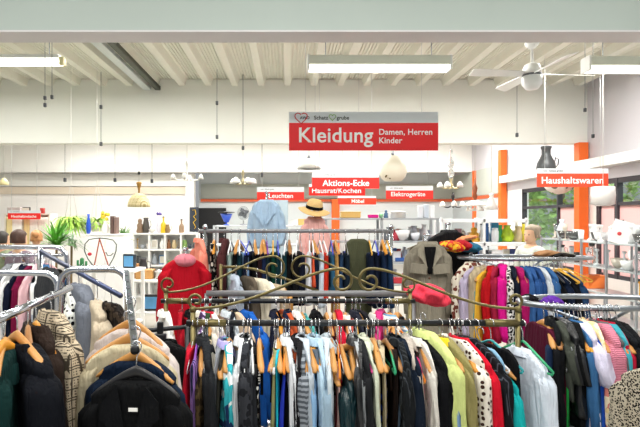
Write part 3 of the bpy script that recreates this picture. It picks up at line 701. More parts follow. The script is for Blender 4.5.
ROWB = [
 (187, 'top', f('#b3122a'), 'slim red top at the left end', 'wire', {'L': .5, 'sw': .15, 'tk': .022}),
 (193, 'scarf', f('#8d6bb0', 'vstripe', '#2c2f57', 1.5), 'purple striped scarf', 'purple', {'tk': .016, 'x0': .14}),
 (199, 'shirt', f('#5b4a30', 'leopard', '#3a2c1c', .8), 'crinkled brown blouse', 'wood', {'tk': .018, 'dz': -.02, 'neck': .10}),
 (209, 'jacket', f('#33363b'), 'dark grey cardigan', 'wire', {'tk': .030, 'yaw': 14}),
 (218, 'vest', f('#4c4b43'), 'olive grey waistcoat with pale edge', 'wood', {'tk': .020, 'collar': f('#cfc8b4'), 'dz': -.03}),
 (230, 'shirt', f('#38b0bb', 'floral', '#e9f3f2', 1, '#26406e'), 'turquoise floral shirt', 'wood', {'tk': .030, 'yaw': 12, 'collar': f('#a9a3d8'), 'L': .8, 'dz': -.015}),
 (236, 'shirt', f('#cfd2d6'), 'pale grey shirt', 'white', {'tk': .022}),
 (245, 'jacket', f('#45484f', 'leopard', '#2b2d33', .7), 'charcoal ruffled jacket', 'wire', {'tk': .036, 'r0': .05}),
 (253, 'skirt', f('#3a3d44'), 'slate grey skirt', 'white', {'tk': .022}),
 (259, 'dress', f('#101114', 'dots', '#f0efe9', .75), 'black dress with white spots', 'wood', {'tk': .020}),
 (267, 'dress', f('#0d0d10'), 'plain black sleeveless dress', 'wood', {'tk': .024, 'yaw': -22}),
 (273.5, 'top', f('#22b5cc'), 'turquoise top', 'white', {'tk': .013, 'L': .85}),
 (278, 'top', f('#3c3f46'), 'graphite sleeveless top', 'wood', {'tk': .018, 'L': .8}),
 (284, 'dress', f('#111319'), 'black dress with royal blue trim', 'orange', {'tk': .024, 'collar': f('#2b3fb5')}),
 (286.5, 'top', f('#2a3db8'), 'royal blue top', 'wood', {'tk': .012, 'L': .62}),
 (291, 'top', f('#b9aee0'), 'lilac top', 'wood', {'tk': .014, 'L': .9, 'dz': -.03}),
 (297, 'shirt', f('#2d2b2f'), 'black blouse left of the marled sweater', 'white', {'tk': .020}),
 (304, 'knit', f('#8d949c', 'hstripe', '#5d646d', 1.6), 'grey marled sweater', 'gold', {'tk': .034, 'L': .8, 'r0': .05}),
 (312, 'shirt', f('#8fb7dd'), 'light blue shirt', 'wood', {'tk': .022}),
 (318, 'top', f('#5d6773'), 'blue grey top', 'gold', {'tk': .018, 'L': .85}),
 (325, 'jacket', f('#9fb7c9', 'denim', '#86a2b8'), 'pale washed denim jacket', 'gold', {'tk': .030, 'L': .85}),
 (332.5, 'dress', f('#22201f'), 'very dark brown dress', 'wood', {'tk': .018}),
 (336, 'top', f('#d9b3aa'), 'pinkish beige top', 'wood', {'tk': .014, 'L': .9, 'dz': -.06}),
 (340, 'skirt', f('#9c1b2c'), 'crimson skirt', 'orange', {'tk': .018, 'dz': -.02, 'L': .9}),
 (347.5, 'coat', f('#0d3b43', 'satin'), 'dark teal velvet coat', 'wood', {'tk': .036, 'collar': f('#15161a'), 'L': .95, 'dz': -.03}),
 (354, 'shirt', f('#d5d9da'), 'narrow white blouse', 'wood', {'tk': .012, 'dz': -.05}),
 (358.5, 'jacket', f('#2c2f33', 'satin'), 'shiny black jacket', 'white', {'tk': .022}),
 (366, 'jacket', f('#303236'), 'charcoal jacket with black belt', 'wood', {'tk': .030}),
 (372, 'dress', f('#8fcf8a'), 'light green dress', 'pink', {'tk': .012}),
 (378.5, 'trousers', f('#9c977f'), 'olive beige trousers', 'wood', {'tk': .020, 'yaw': -4}),
 (384, 'dress', f('#15161a'), 'black dress left of the blue striped tie', 'wood', {'tk': .018}),
 (390, 'tie', f('#1d3fa0', 'dstripe', '#0e1a4a', 1.4), 'blue tie with diagonal stripes', 'wood', {'tk': .030, 'yaw': 58, 'dz': -.02, 'L': .9}),
 (395.5, 'top', f('#2b1d1a'), 'chocolate brown top', 'green', {'tk': .016, 'L': .8}),
 (400.5, 'dress', f('#3a2a24'), 'umber dress', 'dwood', {'tk': .018}),
 (406, 'jacket', f('#262a2e', 'pin', '#4c5258'), 'charcoal pinstripe blazer', 'wire', {'tk': .026}),
 (414, 'jacket', f('#1d2b3f'), 'navy blazer', 'wire', {'tk': .032, 'yaw': 12}),
 (420, 'skirt', f('#8f8a80'), 'taupe skirt', 'wood', {'tk': .020, 'dz': -.05}),
 (425, 'top', f('#d6407c'), 'small hot pink top', 'orange', {'tk': .014, 'L': .36, 'dz': -.04}),
 (428.5, 'trousers', f('#a39b92'), 'stone grey trousers', 'wood', {'tk': .018, 'yaw': -3}),
 (437, 'tie', f('#101114', 'dstripe', '#e8e8e8', .9), 'black tie with white stripes', 'orange', {'tk': .030, 'yaw': 55, 'dz': -.12, 'L': .7}),
 (442, 'jacket', f('#191b20'), 'black cardigan left of the lime jacket', 'wire', {'tk': .034, 'yaw': 16, 'L': .9}),
 (451, 'jacket', f('#ccd88a'), 'lime green jacket', 'wire', {'tk': .040, 'yaw': 24, 'r0': .058, 'dz': .03, 'L': .85}),
 (455, 'shirt', f('#dbe3ea', 'vstripe', '#7c9cc0', 1.4), 'white blouse with blue stripes', 'wood', {'tk': .014, 'dz': -.06}),
 (460.5, 'dress', f('#4a1424'), 'burgundy dress', 'wood', {'tk': .020}),
 (466, 'jacket', f('#8c8455'), 'khaki olive jacket', 'yellow', {'tk': .030, 'yaw': 18, 'collar': f('#e0c02a')}),
 (474, 'top', f('#7b2140', 'floral', '#bb5a78', 1.6, '#3a1020'), 'burgundy floral top', 'gold', {'tk': .018, 'L': .8}),
 (481, 'knit', f('#e6e0d4', 'dots', '#54382f', 1.15), 'cream sweater with brown spots', 'white', {'tk': .034, 'yaw': 22, 'r0': .05, 'L': .85}),
 (490, 'jacket', f('#c8152b'), 'bright red jacket', 'wire', {'tk': .030, 'yaw': 24}),
 (500, 'jacket', f('#25272d', 'pin', '#565a66'), 'black pinstripe jacket', 'white', {'tk': .030, 'yaw': 26}),
 (509, 'top', f('#8cb4cf', 'denim', '#6d98b8'), 'sky blue denim top', 'white', {'tk': .018, 'yaw': 26}),
 (515, 'shirt', f('#19aeb0'), 'bright teal blouse', 'wood', {'tk': .030, 'yaw': 28, 'dz': -.04}),
 (523, 'top', f('#14161b'), 'black top right of the teal blouse', 'teal', {'tk': .026, 'yaw': 22}),
]
ROWB += [
 (204, 'top', f('#c9b99a'), 'sand beige top', 'wire', {'tk': .014, 'L': .9}), (214, 'top', f('#7c8087'), 'pewter grey top', 'wire', {'tk': .014, 'L': .85}),
 (223, 'dress', f('#3b5c86'), 'steel blue dress', 'wood', {'tk': .014}), (241, 'shirt', f('#eef0f2'), 'bright white blouse', 'wire', {'tk': .016}),
 (250, 'dress', f('#5c6a78'), 'bluish grey dress', 'wire', {'tk': .014}), (270.5, 'top', f('#8a8a5e'), 'sage green top', 'wire', {'tk': .012, 'L': .9}),
 (294, 'shirt', f('#dfe3e8'), 'frosty white shirt', 'white', {'tk': .014}), (300.5, 'top', f('#6d86a8'), 'dusty blue top', 'wire', {'tk': .014, 'L': .9}),
 (308.5, 'shirt', f('#b8c2cc'), 'cloud grey shirt', 'wire', {'tk': .018}), (321.5, 'shirt', f('#a9c4d8'), 'pale sky blue shirt', 'wire', {'tk': .018}),
 (329, 'shirt', f('#c5d2da'), 'faint blue blouse', 'white', {'tk': .016}), (344, 'dress', f('#7a1a26'), 'garnet red dress', 'wire', {'tk': .013}),
 (362.5, 'shirt', f('#a8adb0'), 'mid grey shirt', 'white', {'tk': .014}), (374.8, 'shirt', f('#c7cdb8'), 'pale sage shirt', 'wire', {'tk': .014}),
 (382, 'top', f('#b6a98c'), 'oatmeal top', 'wire', {'tk': .013, 'L': .9}), (403, 'top', f('#4a5a6a'), 'storm blue top', 'wire', {'tk': .013, 'L': .85}),
 (418, 'shirt', f('#b3aaa0'), 'greige shirt', 'wire', {'tk': .018}), (432.5, 'shirt', f('#d8d4cc'), 'chalk white shirt', 'wire', {'tk': .016}),
 (470, 'dress', f('#b5943c'), 'ochre yellow dress', 'wire', {'tk': .014})]
row(ROWB, 2.4, B_Z, 'on the front black rail', 'clothes on the front rail', .026, yawbias=1, jit=6, drops=(0, .02, .04, .06), thin=.8)
put(534, 'shirt', f('#cfd9e6'), 'plain pale white shirt', 'green', 'at the right end of the front rail', 'clothes on the front rail', at(521, 0, 2.4).x, 2.38, B_Z, R(-76), .82, .035, .16, {'r0': .045, 'out': .02, 'drop': .05})
ROWA = [
 (171, 'shirt', f('#f0efec'), 'white blouse at the left end', 'wood', {'tk': .034, 'yaw': 25}),
 (181, 'knit', f('#a31324'), 'dark red sweater', 'wire', {'tk': .026}),
 (191, 'jacket', f('#14161a'), 'black jacket at the left end', 'wire', {'tk': .03}),
 (200, 'shirt', f('#5a3f68', 'vstripe', '#c9b7da', 1.2), 'plum striped shirt', 'purple', {}),
 (207, 'knit', f('#3e5a3a'), 'moss green sweater', 'wood', {}),
 (214, 'shirt', f('#efe9dc'), 'cream blouse', 'wire', {'tk': .034, 'yaw': 34}),
 (222, 'shirt', f('#f4f3f0', 'floral', '#f3e6e2', 1, '#c23a4a'), 'white blouse with red collar', 'wire', {'tk': .034, 'yaw': 34, 'collar': f('#c02639')}),
 (230, 'jacket', f('#2b2f3a'), 'ink blue jacket', 'wire', {}),
 (238, 'shirt', f('#cdd6dd'), 'light grey blue shirt', 'white', {'yaw': 25}),
 (249, 'knit', f('#d8bfa4'), 'beige sweater', 'wire', {'tk': .036, 'yaw': 38}),
 (263, 'jacket', f('#1f5fb8'), 'cobalt blue jacket', 'blue', {'tk': .040, 'yaw': 32, 'r0': .055}),
 (273, 'shirt', f('#262b44'), 'dark indigo shirt', 'wire', {}),
 (281, 'top', f('#d99a35'), 'mustard top', 'gold', {}),
 (288, 'jacket', f('#202a4c'), 'midnight blue jacket', 'blue', {}),
 (295, 'knit', f('#b9522e'), 'rust orange sweater', 'wood', {'tk': .03, 'yaw': 20}),
 (302, 'shirt', f('#f1f1ef'), 'white shirt near the middle', 'white', {}),
 (308, 'top', f('#caa26a'), 'camel top', 'wood', {}),
 (317, 'top', f('#53b8b4'), 'aqua top', 'teal', {'tk': .03, 'yaw': 20}),
 (325, 'jacket', f('#16181d'), 'black jacket right of the aqua top', 'wire', {}),
 (331, 'top', f('#b98b5e'), 'tan top', 'wood', {}),
 (337, 'top', f('#7d2237'), 'wine red top', 'wood', {}),
 (341, 'knit', f('#d91f3c'), 'scarlet sweater with pink collar', 'pink', {'tk': .034, 'collar': f('#ef7d9f')}),
 (348, 'shirt', f('#efe0d6'), 'off white blouse', 'wood', {}),
 (354, 'top', f('#cc5d53'), 'coral top', 'wire', {}),
 (358, 'dress', f('#20242b'), 'black dress beside the yellow hanger', 'yellow', {}),
 (364, 'jacket', f('#323646'), 'slate blue jacket', 'wire', {'tk': .03}),
 (371, 'knit', f('#2a2b30'), 'charcoal sweater', 'wood', {}),
 (377, 'shirt', f('#d23a80'), 'magenta blouse', 'wire', {'tk': .026, 'yaw': -20}),
 (384, 'dress', f('#1a1a1e'), 'black dress right of the magenta blouse', 'wood', {'yaw': -34}),
 (391, 'jacket', f('#1e2126'), 'black jacket near the right end', 'wood', {'yaw': -25}),
 (398, 'shirt', f('#e8e6df'), 'ivory blouse', 'wood', {'yaw': 30}),
 (404, 'top', f('#d5793c', 'floral', '#f2e6d8', 1.2, '#2c2f45'), 'orange patterned top', 'orange', {'yaw': 18}),
 (410, 'shirt', f('#e9eef1', 'hstripe', '#7aa6c8', 1.4), 'white and blue striped shirt', 'wood', {'yaw': 28}),
]
row(ROWA, 3.2, A_Z, 'on the second scrolled rack', 'clothes on the second rail', .022, yawbias=3, jit=8, drops=(0, .02, .04))
J = lambda c, d=None: f(c, 'denim', d or c)
ROWC = [
 (203, 'shirt', f('#f0917c'), 'peach blouse', 'white', {'tk': .032, 'L': .6, 'yaw': 20}),
 (212, 'top', f('#1d1d1f', 'leopard', '#e8e2d4', .6), 'black and white patterned top', 'gold', {'tk': .022, 'L': .6}),
 (221, 'shirt', f('#5e3435'), 'maroon brown blouse', 'pink', {'tk': .032, 'L': .6}),
 (228, 'pants', f('#9db3ac'), 'pale sage trousers', 'white', {}),
 (233.5, 'pants', f('#121315'), 'black folded trousers', 'wood', {}),
 (239.5, 'pants', J('#1d4450'), 'dark teal jeans', 'white', {'tk': .026}),
 (245, 'pants', J('#1a2540'), 'deep navy jeans', 'blue', {}),
 (248.5, 'pants', J('#7d9cc4'), 'pale blue jeans', 'blue', {'tk': .028, 'yaw': 26, 'L': .6}),
 (255, 'pants', f('#101214'), 'black trousers beside the pale jeans', 'wood', {}),
 (259.5, 'pants', f('#3d2226'), 'dark maroon trousers', 'wood', {}),
 (264, 'pants', J('#1f2e55'), 'ink blue jeans', 'wood', {}),
 (268, 'pants', J('#16323f'), 'petrol jeans', 'purple', {}),
 (273, 'pants', f('#0f4a3a'), 'bottle green trousers', 'yellow', {'tk': .026}),
 (278.5, 'pants', J('#123c44'), 'dark green blue jeans', 'blue', {}),
 (284, 'pants', J('#1b4852'), 'sea blue jeans', 'white', {}),
 (289, 'pants', f('#0f1013'), 'black trousers near the rack middle', 'dwood', {}),
 (296, 'pants', f('#16171b'), 'wide black suit trousers', 'white', {'tk': .034, 'L': .6}),
 (303, 'pants', J('#1a2138'), 'blackish navy jeans', 'wire', {'tk': .028, 'L': .6}),
 (309.5, 'pants', f('#d9dee8'), 'white trousers', 'white', {'tk': .026, 'L': .6}),
 (313.5, 'pants', f('#d8593a'), 'narrow orange red trousers', 'white', {'tk': .014, 'L': .45}),
 (317, 'pants', J('#1c2c48'), 'navy jeans right of the white trousers', 'wood', {'tk': .026, 'L': .58}),
 (323, 'pants', f('#c9d7e6'), 'icy blue trousers', 'white', {'tk': .024, 'L': .62}),
 (327.5, 'pants', f('#cf3422'), 'red trousers', 'white', {'tk': .022, 'L': .55}),
 (333, 'pants', J('#2e5e7c'), 'mid blue jeans', 'blue', {'tk': .024}),
 (337.5, 'trousers', f('#b58d52'), 'ochre trousers', 'wood', {'tk': .018, 'L': .7}),
 (342.5, 'pants', J('#2b4668'), 'faded blue jeans', 'wire', {'tk': .024}),
 (348, 'pants', J('#1f3244'), 'dusky blue jeans', 'wire', {}),
 (372, 'pants', J('#1c2a44'), 'navy jeans under yellow hangers', 'yellow', {'tk': .03, 'L': .6}),
 (378.5, 'pants', J('#14213a'), 'darkest navy jeans', 'blue', {'tk': .028, 'L': .62}),
 (385, 'pants', J('#1b3050'), 'dark denim jeans', 'gold', {'tk': .03, 'L': .62}),
 (391, 'pants', J('#203b5e'), 'indigo jeans at the right end', 'yellow', {'tk': .028, 'L': .62}),
]
row(ROWC, 4.2, C_Z, 'on the high silver rail', 'jeans and trousers on the silver rail', .026, yawbias=0, jit=6, thin=1.0)
put(360, 'vest', f('#5d6148'), 'sleeveless olive green dress', 'blue', 'on the high silver rail', 'jeans and trousers on the silver rail', at(360, 0, 4.05).x, 4.2, C_Z, R(200), .95, .04, .115, {}, .0155, .12, 'dress', 'dress')
# below the jeans: the drooping arm
for (px, py, kind, fab, sh, hg, o) in (
 (236, 267, 'shirt', f('#b7c4d4'), 'silvery blue blouse', 'wire', {'yaw': 14}), (247, 268, 'knit', f('#6f6456'), 'taupe sweater', 'wire', {'yaw': 30}),
 (257, 270, 'knit', f('#e7dec6'), 'thick cream sweater', 'wire', {'yaw': 42, 'tk': .05}), (267, 273, 'shirt', f('#f0eee9'), 'white blouse in the cream group', 'wood', {'yaw': 30, 'tk': .036}),
 (276, 276, 'knit', f('#cbb79a'), 'sand coloured sweater', 'wire', {'yaw': 28, 'tk': .036}), (285, 279, 'top', f('#d9a25a'), 'honey coloured top', 'wood', {'yaw': 15})):
    o = dict(o); p = at(px, py, Ya); tk = o.pop('tk', .03); yw = R(o.pop('yaw'))
    put(px, kind, fab, sh, hg, 'on the drooping bronze arm', 'clothes on the drooping arm', p.x, Ya, p.z, -PI/2+yw, .5, tk, .15, o, .011, .14)
# far round rack
for (px, kind, fab, sh, hg, o) in (
 (457, 'shirt', f('#e5dccb', 'leopard', '#7a4338', .55), 'cream blouse with brown blotches', 'wood', {'tk': .05, 'L': 1.0, 'dz': .03}),
 (464, 'shirt', f('#b8aec8'), 'greyish lilac blouse', 'wire', {'L': 1.0}),
 (470, 'coat', f('#b7a78a', 'vstripe', '#a5977c', .8), 'long beige striped dress', 'wood', {'tk': .06, 'sl': 0, 'L': 1.15}),
 (476, 'dress', f('#3f8f95'), 'dusty teal dress', 'wood', {}),
 (480, 'top', f('#e3b23a'), 'golden yellow top', 'yellow', {'L': .8}),
 (486, 'jacket', f('#b5141d'), 'red jacket', 'wood', {'tk': .04}),
 (494, 'knit', f('#9c1f3d'), 'berry red sweater', 'wire', {}),
 (502, 'jacket', f('#d8188c'), 'magenta pink jacket', 'wood', {'tk': .045, 'dz': .02}),
 (510, 'shirt', f('#e4e2e0', 'leopard', '#2a2a2e', 1), 'black and white leopard blouse', 'pink', {'tk': .036}),
 (517, 'jacket', f('#18243c'), 'navy jacket', 'wood', {}),
 (525, 'knit', f('#a3145c'), 'raspberry sweater', 'wood', {'tk': .045}),
 (532, 'jacket', J('#3c66a0', '#2f558c'), 'blue denim jacket', 'wire', {'tk': .032}),
 (539, 'jacket', J('#2f5690'), 'second denim jacket', 'wire', {}),
 (545, 'jacket', J('#274a80'), 'dark denim jacket with yellow hanger', 'yellow', {}),
 (551, 'shirt', f('#c9cfd6'), 'pale grey denim shirt', 'white', {}),
 (557, 'jacket', J('#376296'), 'faded denim jacket', 'wire', {}),
 (564, 'jacket', f('#17181d'), 'black jacket', 'black', {'drop': .05}),
 (571, 'jacket', J('#1c2a48'), 'ink denim jacket', 'wire', {'drop': .05}),
 (578, 'jacket', f('#1a1d25'), 'blackish jacket near the yellow hangers', 'yellow', {'drop': .05}),
 (585, 'jacket', J('#29486f'), 'blue denim jacket at the right end', 'yellow', {'drop': .05})):
    o = dict(o); x, y, ph = ring_pose(E, px); L = o.pop('L', .7); dz = o.pop('dz', 0); tk = o.pop('tk', .034)*.85
    put(px, kind, fab, sh, hg, 'on the far round rack', 'clothes on the far round rack', x, y, E['z']+dz, ph - PI/2, L, tk, .19, o, .0155)
for i, (px, dz, lb) in enumerate(((573, .02, 'empty yellow plastic hanger highest on the far round rack'), (588, .0, 'empty yellow plastic hanger at the right edge of the far round rack'), (581, .01, 'empty yellow plastic hanger left of the other two empty ones'))):
    x, y, ph = ring_pose(E, px)
    hanger((x, y, E['z']), ph - PI/2 + R(25+18*i), 'yellow', lb, 'empty yellow hangers on the far round rack', .2)
# near round rack
for (px, kind, fab, sh, hg, o) in (
 (526, 'top', f('#5b1230'), 'burgundy top', 'wood', {'tk': .03, 'L': .5, 'yaw': 30}),
 (533, 'pants', J('#22375c'), 'navy denim trousers', 'wood', {'L': .6}),
 (541, 'jacket', f('#1b1d22'), 'black jacket at the left', 'dwood', {}),
 (547, 'tee', f('#53584f'), 'grey short sleeved tee', 'wire', {'L': .42, 'tk': .03, 'yaw': 16}),
 (551, 'dress', f('#1f8a3c'), 'green dress below the dark tees', 'wire', {'tk': .022, 'L': 1.0, 'dz': -.1}),
 (559, 'tee', f('#272a2f', 'satin'), 'charcoal satin tee', 'black', {'L': .5, 'tk': .042, 'yaw': 12, 'fold': .016}),
 (567, 'tee', f('#15171a'), 'black tee', 'black', {'L': .56, 'tk': .03}),
 (573, 'trousers', J('#23406b'), 'dark blue jeans', 'gold', {'tk': .026}),
 (580, 'shirt', J('#3f6f9e', '#325f8f'), 'mid blue denim shirt', 'yellow', {'tk': .03, 'L': .7}),
 (586, 'tee', f('#d3cfe6'), 'lilac white tee', 'wire', {'L': .62, 'tk': .04, 'yaw': 10, 'r0': .06}),
 (593, 'top', f('#2149a8'), 'royal blue top', 'wire', {'L': .65, 'tk': .022}),
 (598, 'shirt', f('#e8cf9a', 'floral', '#f0e2c4', 1.1, '#c97a72'), 'yellow floral blouse', 'wood', {'tk': .026, 'L': .55}),
 (609, 'knit', f('#cf7f93', 'knit'), 'rose pink knitted sweater', 'wood', {'tk': .046, 'L': .66, 'r0': .052, 'r1': .042, 'sl': .6}),
 (615, 'jacket', f('#6a6c6d'), 'mid grey cardigan', 'wire', {'L': .55, 'yaw': 12}),
 (621, 'knit', f('#3f9aa8'), 'teal sweater', 'orange', {'L': .4}),
 (626, 'jacket', f('#a51530'), 'crimson jacket', 'wood', {'L': .62}),
 (633, 'jacket', f('#24282d'), 'black blazer', 'yellow', {'tk': .042, 'L': .5, 'yaw': 14}),
 (641, 'jacket', f('#1d2024'), 'dark blazer at the picture edge', 'wood', {'tk': .03, 'L': .55})):
    o = dict(o); x, y, ph = ring_pose(E2, px); L = o.pop('L', .7); dz = o.pop('dz', 0); tk = o.pop('tk', .026)*.85; yw = R(o.pop('yaw', 4))
    put(px, kind, fab, sh, hg, 'on the near round rack', 'clothes on the near round rack', x, y, E2['z']+dz, ph*.55 - PI/2 + yw, L, tk, .18, o, .0155)
put(640, 'coat', f('#b3aa98', 'leopard', '#2e2b28', 2.6), 'black and cream tweed coat', 'wood', 'at the right picture edge', None, at(672, 0, 1.95).x, 1.95, at(0, 352, 1.95).z, R(-66), .9, .05, .19, {'r0': .055, 'collar': f('#cfc6b2')}, .0155)
x, y = at(672, 0, 1.95).x, 1.95
rt = empty('clothes_rack', (x, y, 0)); tag(rt, 'short chrome rack arm carrying the tweed coat at right', 'clothes rack')
MB().tube([(.5, -.1, at(0, 352, 1.95).z), (-.08, .02, at(0, 352, 1.95).z)], .0155, 10).build('rail', CHROME(), rt)
MB().tube([(.5, -.1, .03), (.5, -.1, at(0, 352, 1.95).z)], .018, 10).build('post', CHROME(), rt)
MB().tube([(.5, -.35, .03), (.5, .2, .03)], .018, 8).build('foot', CHROME(), rt)
# ------------------------------------------------------------------ left foreground: chrome racks
def arc_tube(P, r, n=6):
    """round the corners of a polyline"""
    out = [Vector(P[0])]
    for a, b, c in zip(P[:-2], P[1:-1], P[2:]):
        a, b, c = Vector(a), Vector(b), Vector(c)
        d = min(r, (a-b).length*.45, (c-b).length*.45); p = b+(a-b).normalized()*d; q = b+(c-b).normalized()*d
        for t in np.linspace(0, 1, n): out.append(p*(1-t)**2 + b*2*t*(1-t) + q*t*t)
    out.append(Vector(P[-1])); return out
base = Vector((at(62, 0, 2.5).x, 2.5, 0))
rt = empty('clothes_rack', base); tag(rt, 'chrome clothes rack with arched frames and sloping arms, left foreground', 'clothes rack')
Lc = lambda p: Vector(p) - base
def fr(px0, px1, py, Y, bottom=.05):
    a, b = at(px0, py, Y), at(px1, py, Y)
    return [Lc((a.x, Y, bottom)), Lc((a.x, Y, a.z)), Lc((b.x, Y, b.z)), Lc((b.x, Y, bottom))]
MB().tube(arc_tube(fr(60, 128, 269, 2.36), .09), .0165, 12).build('frame_tube', CHROME(), rt)
MB().tube(arc_tube(fr(-28, 58, 273, 2.62), .09), .0165, 12).build('frame_tube', CHROME(), rt)
A0, A1 = at(70, 288, 2.32), at(-8, 322, 1.66)
MB().tube([Lc(A0), Lc(A1)], .0155, 12).build('arm', CHROME(), rt)
MB().ball(Lc(A1), .019, 10, 6).build('arm_tip', CHROME(), rt)
# notched waterfall arm pointing at the viewer
B0, B1 = at(126, 272, 2.34), at(135, 349, 1.80)
d = (B1-B0); ln = d.length; q = d.to_track_quat('X', 'Z').to_matrix().to_4x4(); M_ = Matrix.Translation(Lc(B0)) @ q
wf = MB().box(0, ln, -.0135, .0135, -.012, .012, .003, M_).build('waterfall_arm', CHROME(), rt)
for i in range(9):
    x = ln*(i+.7)/9.6; MB().box(x-.014, x+.014, -.006, .006, .0122, .0135, 0, M_).build('slot', mat('#3c4047', .5), wf)
m = MB(); m.tube([M_ @ Vector((ln-.004, 0, 0)), M_ @ Vector((ln+.012, 0, 0))], .0165, 12); m.build('end_cap', BLACKM(), rt)
for s in (0, 1): MB().tube([Lc((base.x-.35+.85*s, 2.15, .03)), Lc((base.x-.35+.85*s, 2.85, .03))], .017, 8).build('foot', CHROME(), rt)
# rack with the pastel clothes
Yh = 3.4; zh = at(0, 247, Yh).z; x0, x1 = at(-60, 0, Yh).x, at(67, 0, Yh).x
rt = empty('clothes_rack', ((x0+x1)/2, Yh, 0)); h = (x1-x0)/2; tag(rt, 'chrome arched clothes rack at far left in front of the shoppers', 'clothes rack')
MB().tube(arc_tube([(-h, 0, .04), (-h, 0, zh), (h, 0, zh), (h, 0, .04)], .10), .0165, 12).build('frame_tube', CHROME(), rt)
MB().tube([(-h, 0, zh-.055), (h-.03, 0, zh-.055)], .011, 10).build('rail', CHROME(), rt)
for s in (-1, 1): MB().tube([(s*h, -.25, .03), (s*h, .25, .03)], .017, 8).build('foot', CHROME(), rt)
ROWH = [(3, 'shirt', f('#f2f2f2'), 'white blouse', 'white', {}), (10, 'jacket', f('#1d2440'), 'navy jacket', 'wire', {}), (17, 'knit', f('#7c1640'), 'crimson wine sweater', 'wire', {}),
 (23, 'shirt', f('#eec2c8'), 'pale pink blouse', 'white', {'tk': .034}), (29, 'top', f('#17181c'), 'black top', 'wire', {}), (36, 'shirt', f('#f0f0ee', 'floral', '#dfe3e8', 1, '#b9c2cf'), 'white floral blouse', 'wire', {'tk': .05, 'yaw': 30}),
 (46, 'jacket', J('#4f7ba8', '#3c6591'), 'mottled blue denim jacket', 'wire', {'tk': .05, 'yaw': 28}), (-6, 'jacket', f('#8c8f94'), 'grey jacket at the picture edge', 'wire', {})]
row(ROWH, Yh, zh-.055, 'on the far left rail', 'clothes on the far left rail', .03, yawbias=-10, jit=5)
# sloping arm with the grey jacket, dotted blouse, beige blouse
S0, S1 = at(40, 251, 3.05), at(121, 296, 2.62)
rt = empty('clothes_rack', (S0.x, S0.y, 0)); tag(rt, 'dark sloping rack arm crossing behind the arched chrome frame', 'clothes rack')
o_ = Vector((S0.x, S0.y, 0))
MB().tube([S0-o_, S1-o_], .014, 10).build('arm', mat('#4b5470', .35, .7, .1, 20), rt)
MB().tube([(0, 0, .03), S0-o_+Vector((0, 0, .02))], .016, 10).build('post', CHROME(), rt)
MB().lathe([(.22, 0), (.22, .02), (.03, .03), (.018, .07)]).build('base', CHROME(), rt)
def on(Pa, Pb, t): return Pa.lerp(Pb, t)
for (t, kind, fab, sh, hg, o, L) in (
 (.16, 'shirt', f('#4a4d52'), 'dark grey blouse', 'wood', {'tk': .04}, .6),
 (.40, 'shirt', f('#eef0ea', 'dots', '#1d1e20', .9), 'white blouse with black dots', 'wire', {'tk': .04, 'r0': .055, 'rz': -62, 'drop': .05}, .45),
 (.52, 'jacket', f('#767c88'), 'blue grey jacket', 'wire', {'tk': .055, 'r0': .06, 'rz': -52}, .7),
 (.74, 'shirt', f('#c9bba4'), 'beige silky blouse', 'wire', {'tk': .05, 'r0': .055, 'rz': -58, 'drop': .03}, .7),
 (.90, 'jacket', f('#2c2420', 'leopard', '#57493c', .7), 'dark brown patterned jacket', 'wood', {'tk': .04}, .5)):
    p = on(S0, S1, t)
    put(0, kind, fab, sh, hg, 'on the dark sloping arm', 'clothes on the dark sloping arm', p.x, p.y, p.z, R(o.pop('rz', -45)), L, o.pop('tk'), .17, o, .014, .16)
# big coats on the near arm
for (px, Y, kind, fab, sh, hg, o) in (
 (52, 2.12, 'coat', f('#c4b59c', 'plaid', '#3a2f27', 4.2), 'brown and cream checked tweed coat', 'dwood', {'tk': .045, 'r0': .055, 'r1': .05, 'rz': -44, 'sy': .9, 'sw': .19}),
 (23, 1.98, 'coat', f('#3e3029'), 'dark brown suede coat', 'gold', {'tk': .045, 'r0': .056, 'r1': .05, 'rz': -46, 'sy': .85, 'sw': .165, 'drop': .02}),
 (1, 1.83, 'coat', f('#161a24'), 'navy black wool coat', 'wood', {'tk': .06, 'r0': .07, 'r1': .06, 'rz': -36, 'sy': .9, 'sw': .19, 'drop': .05}),
 (-14, 1.74, 'coat', f('#123c3a'), 'dark green coat at the picture edge', 'wood', {'tk': .05, 'r0': .055, 'rz': -75, 'sw': .16, 'drop': .05})):
    o = dict(o); t = (A0.y-Y)/(A0.y-A1.y); p = on(A0, A1, t)
    put(px, kind, fab, sh, hg, 'on the left chrome arm', 'big coats on the left chrome arm', p.x, Y, p.z, R(o.pop('rz')), 1.0, o.pop('tk'), o.pop('sw'), o, .0155, .16)
p = on(A0, A1, .93); hanger((p.x+.01, p.y, p.z), R(-84), 'gold', 'empty amber wooden hanger seen edge-on at the left picture edge', 'empty wooden hangers', .19, .0155, True)
p = on(A0, A1, .62); hanger((p.x, p.y, p.z), R(-62), 'dwood', 'empty brown hanger between the suede coat and navy coat', 'empty wooden hangers', .19, .0155, True)
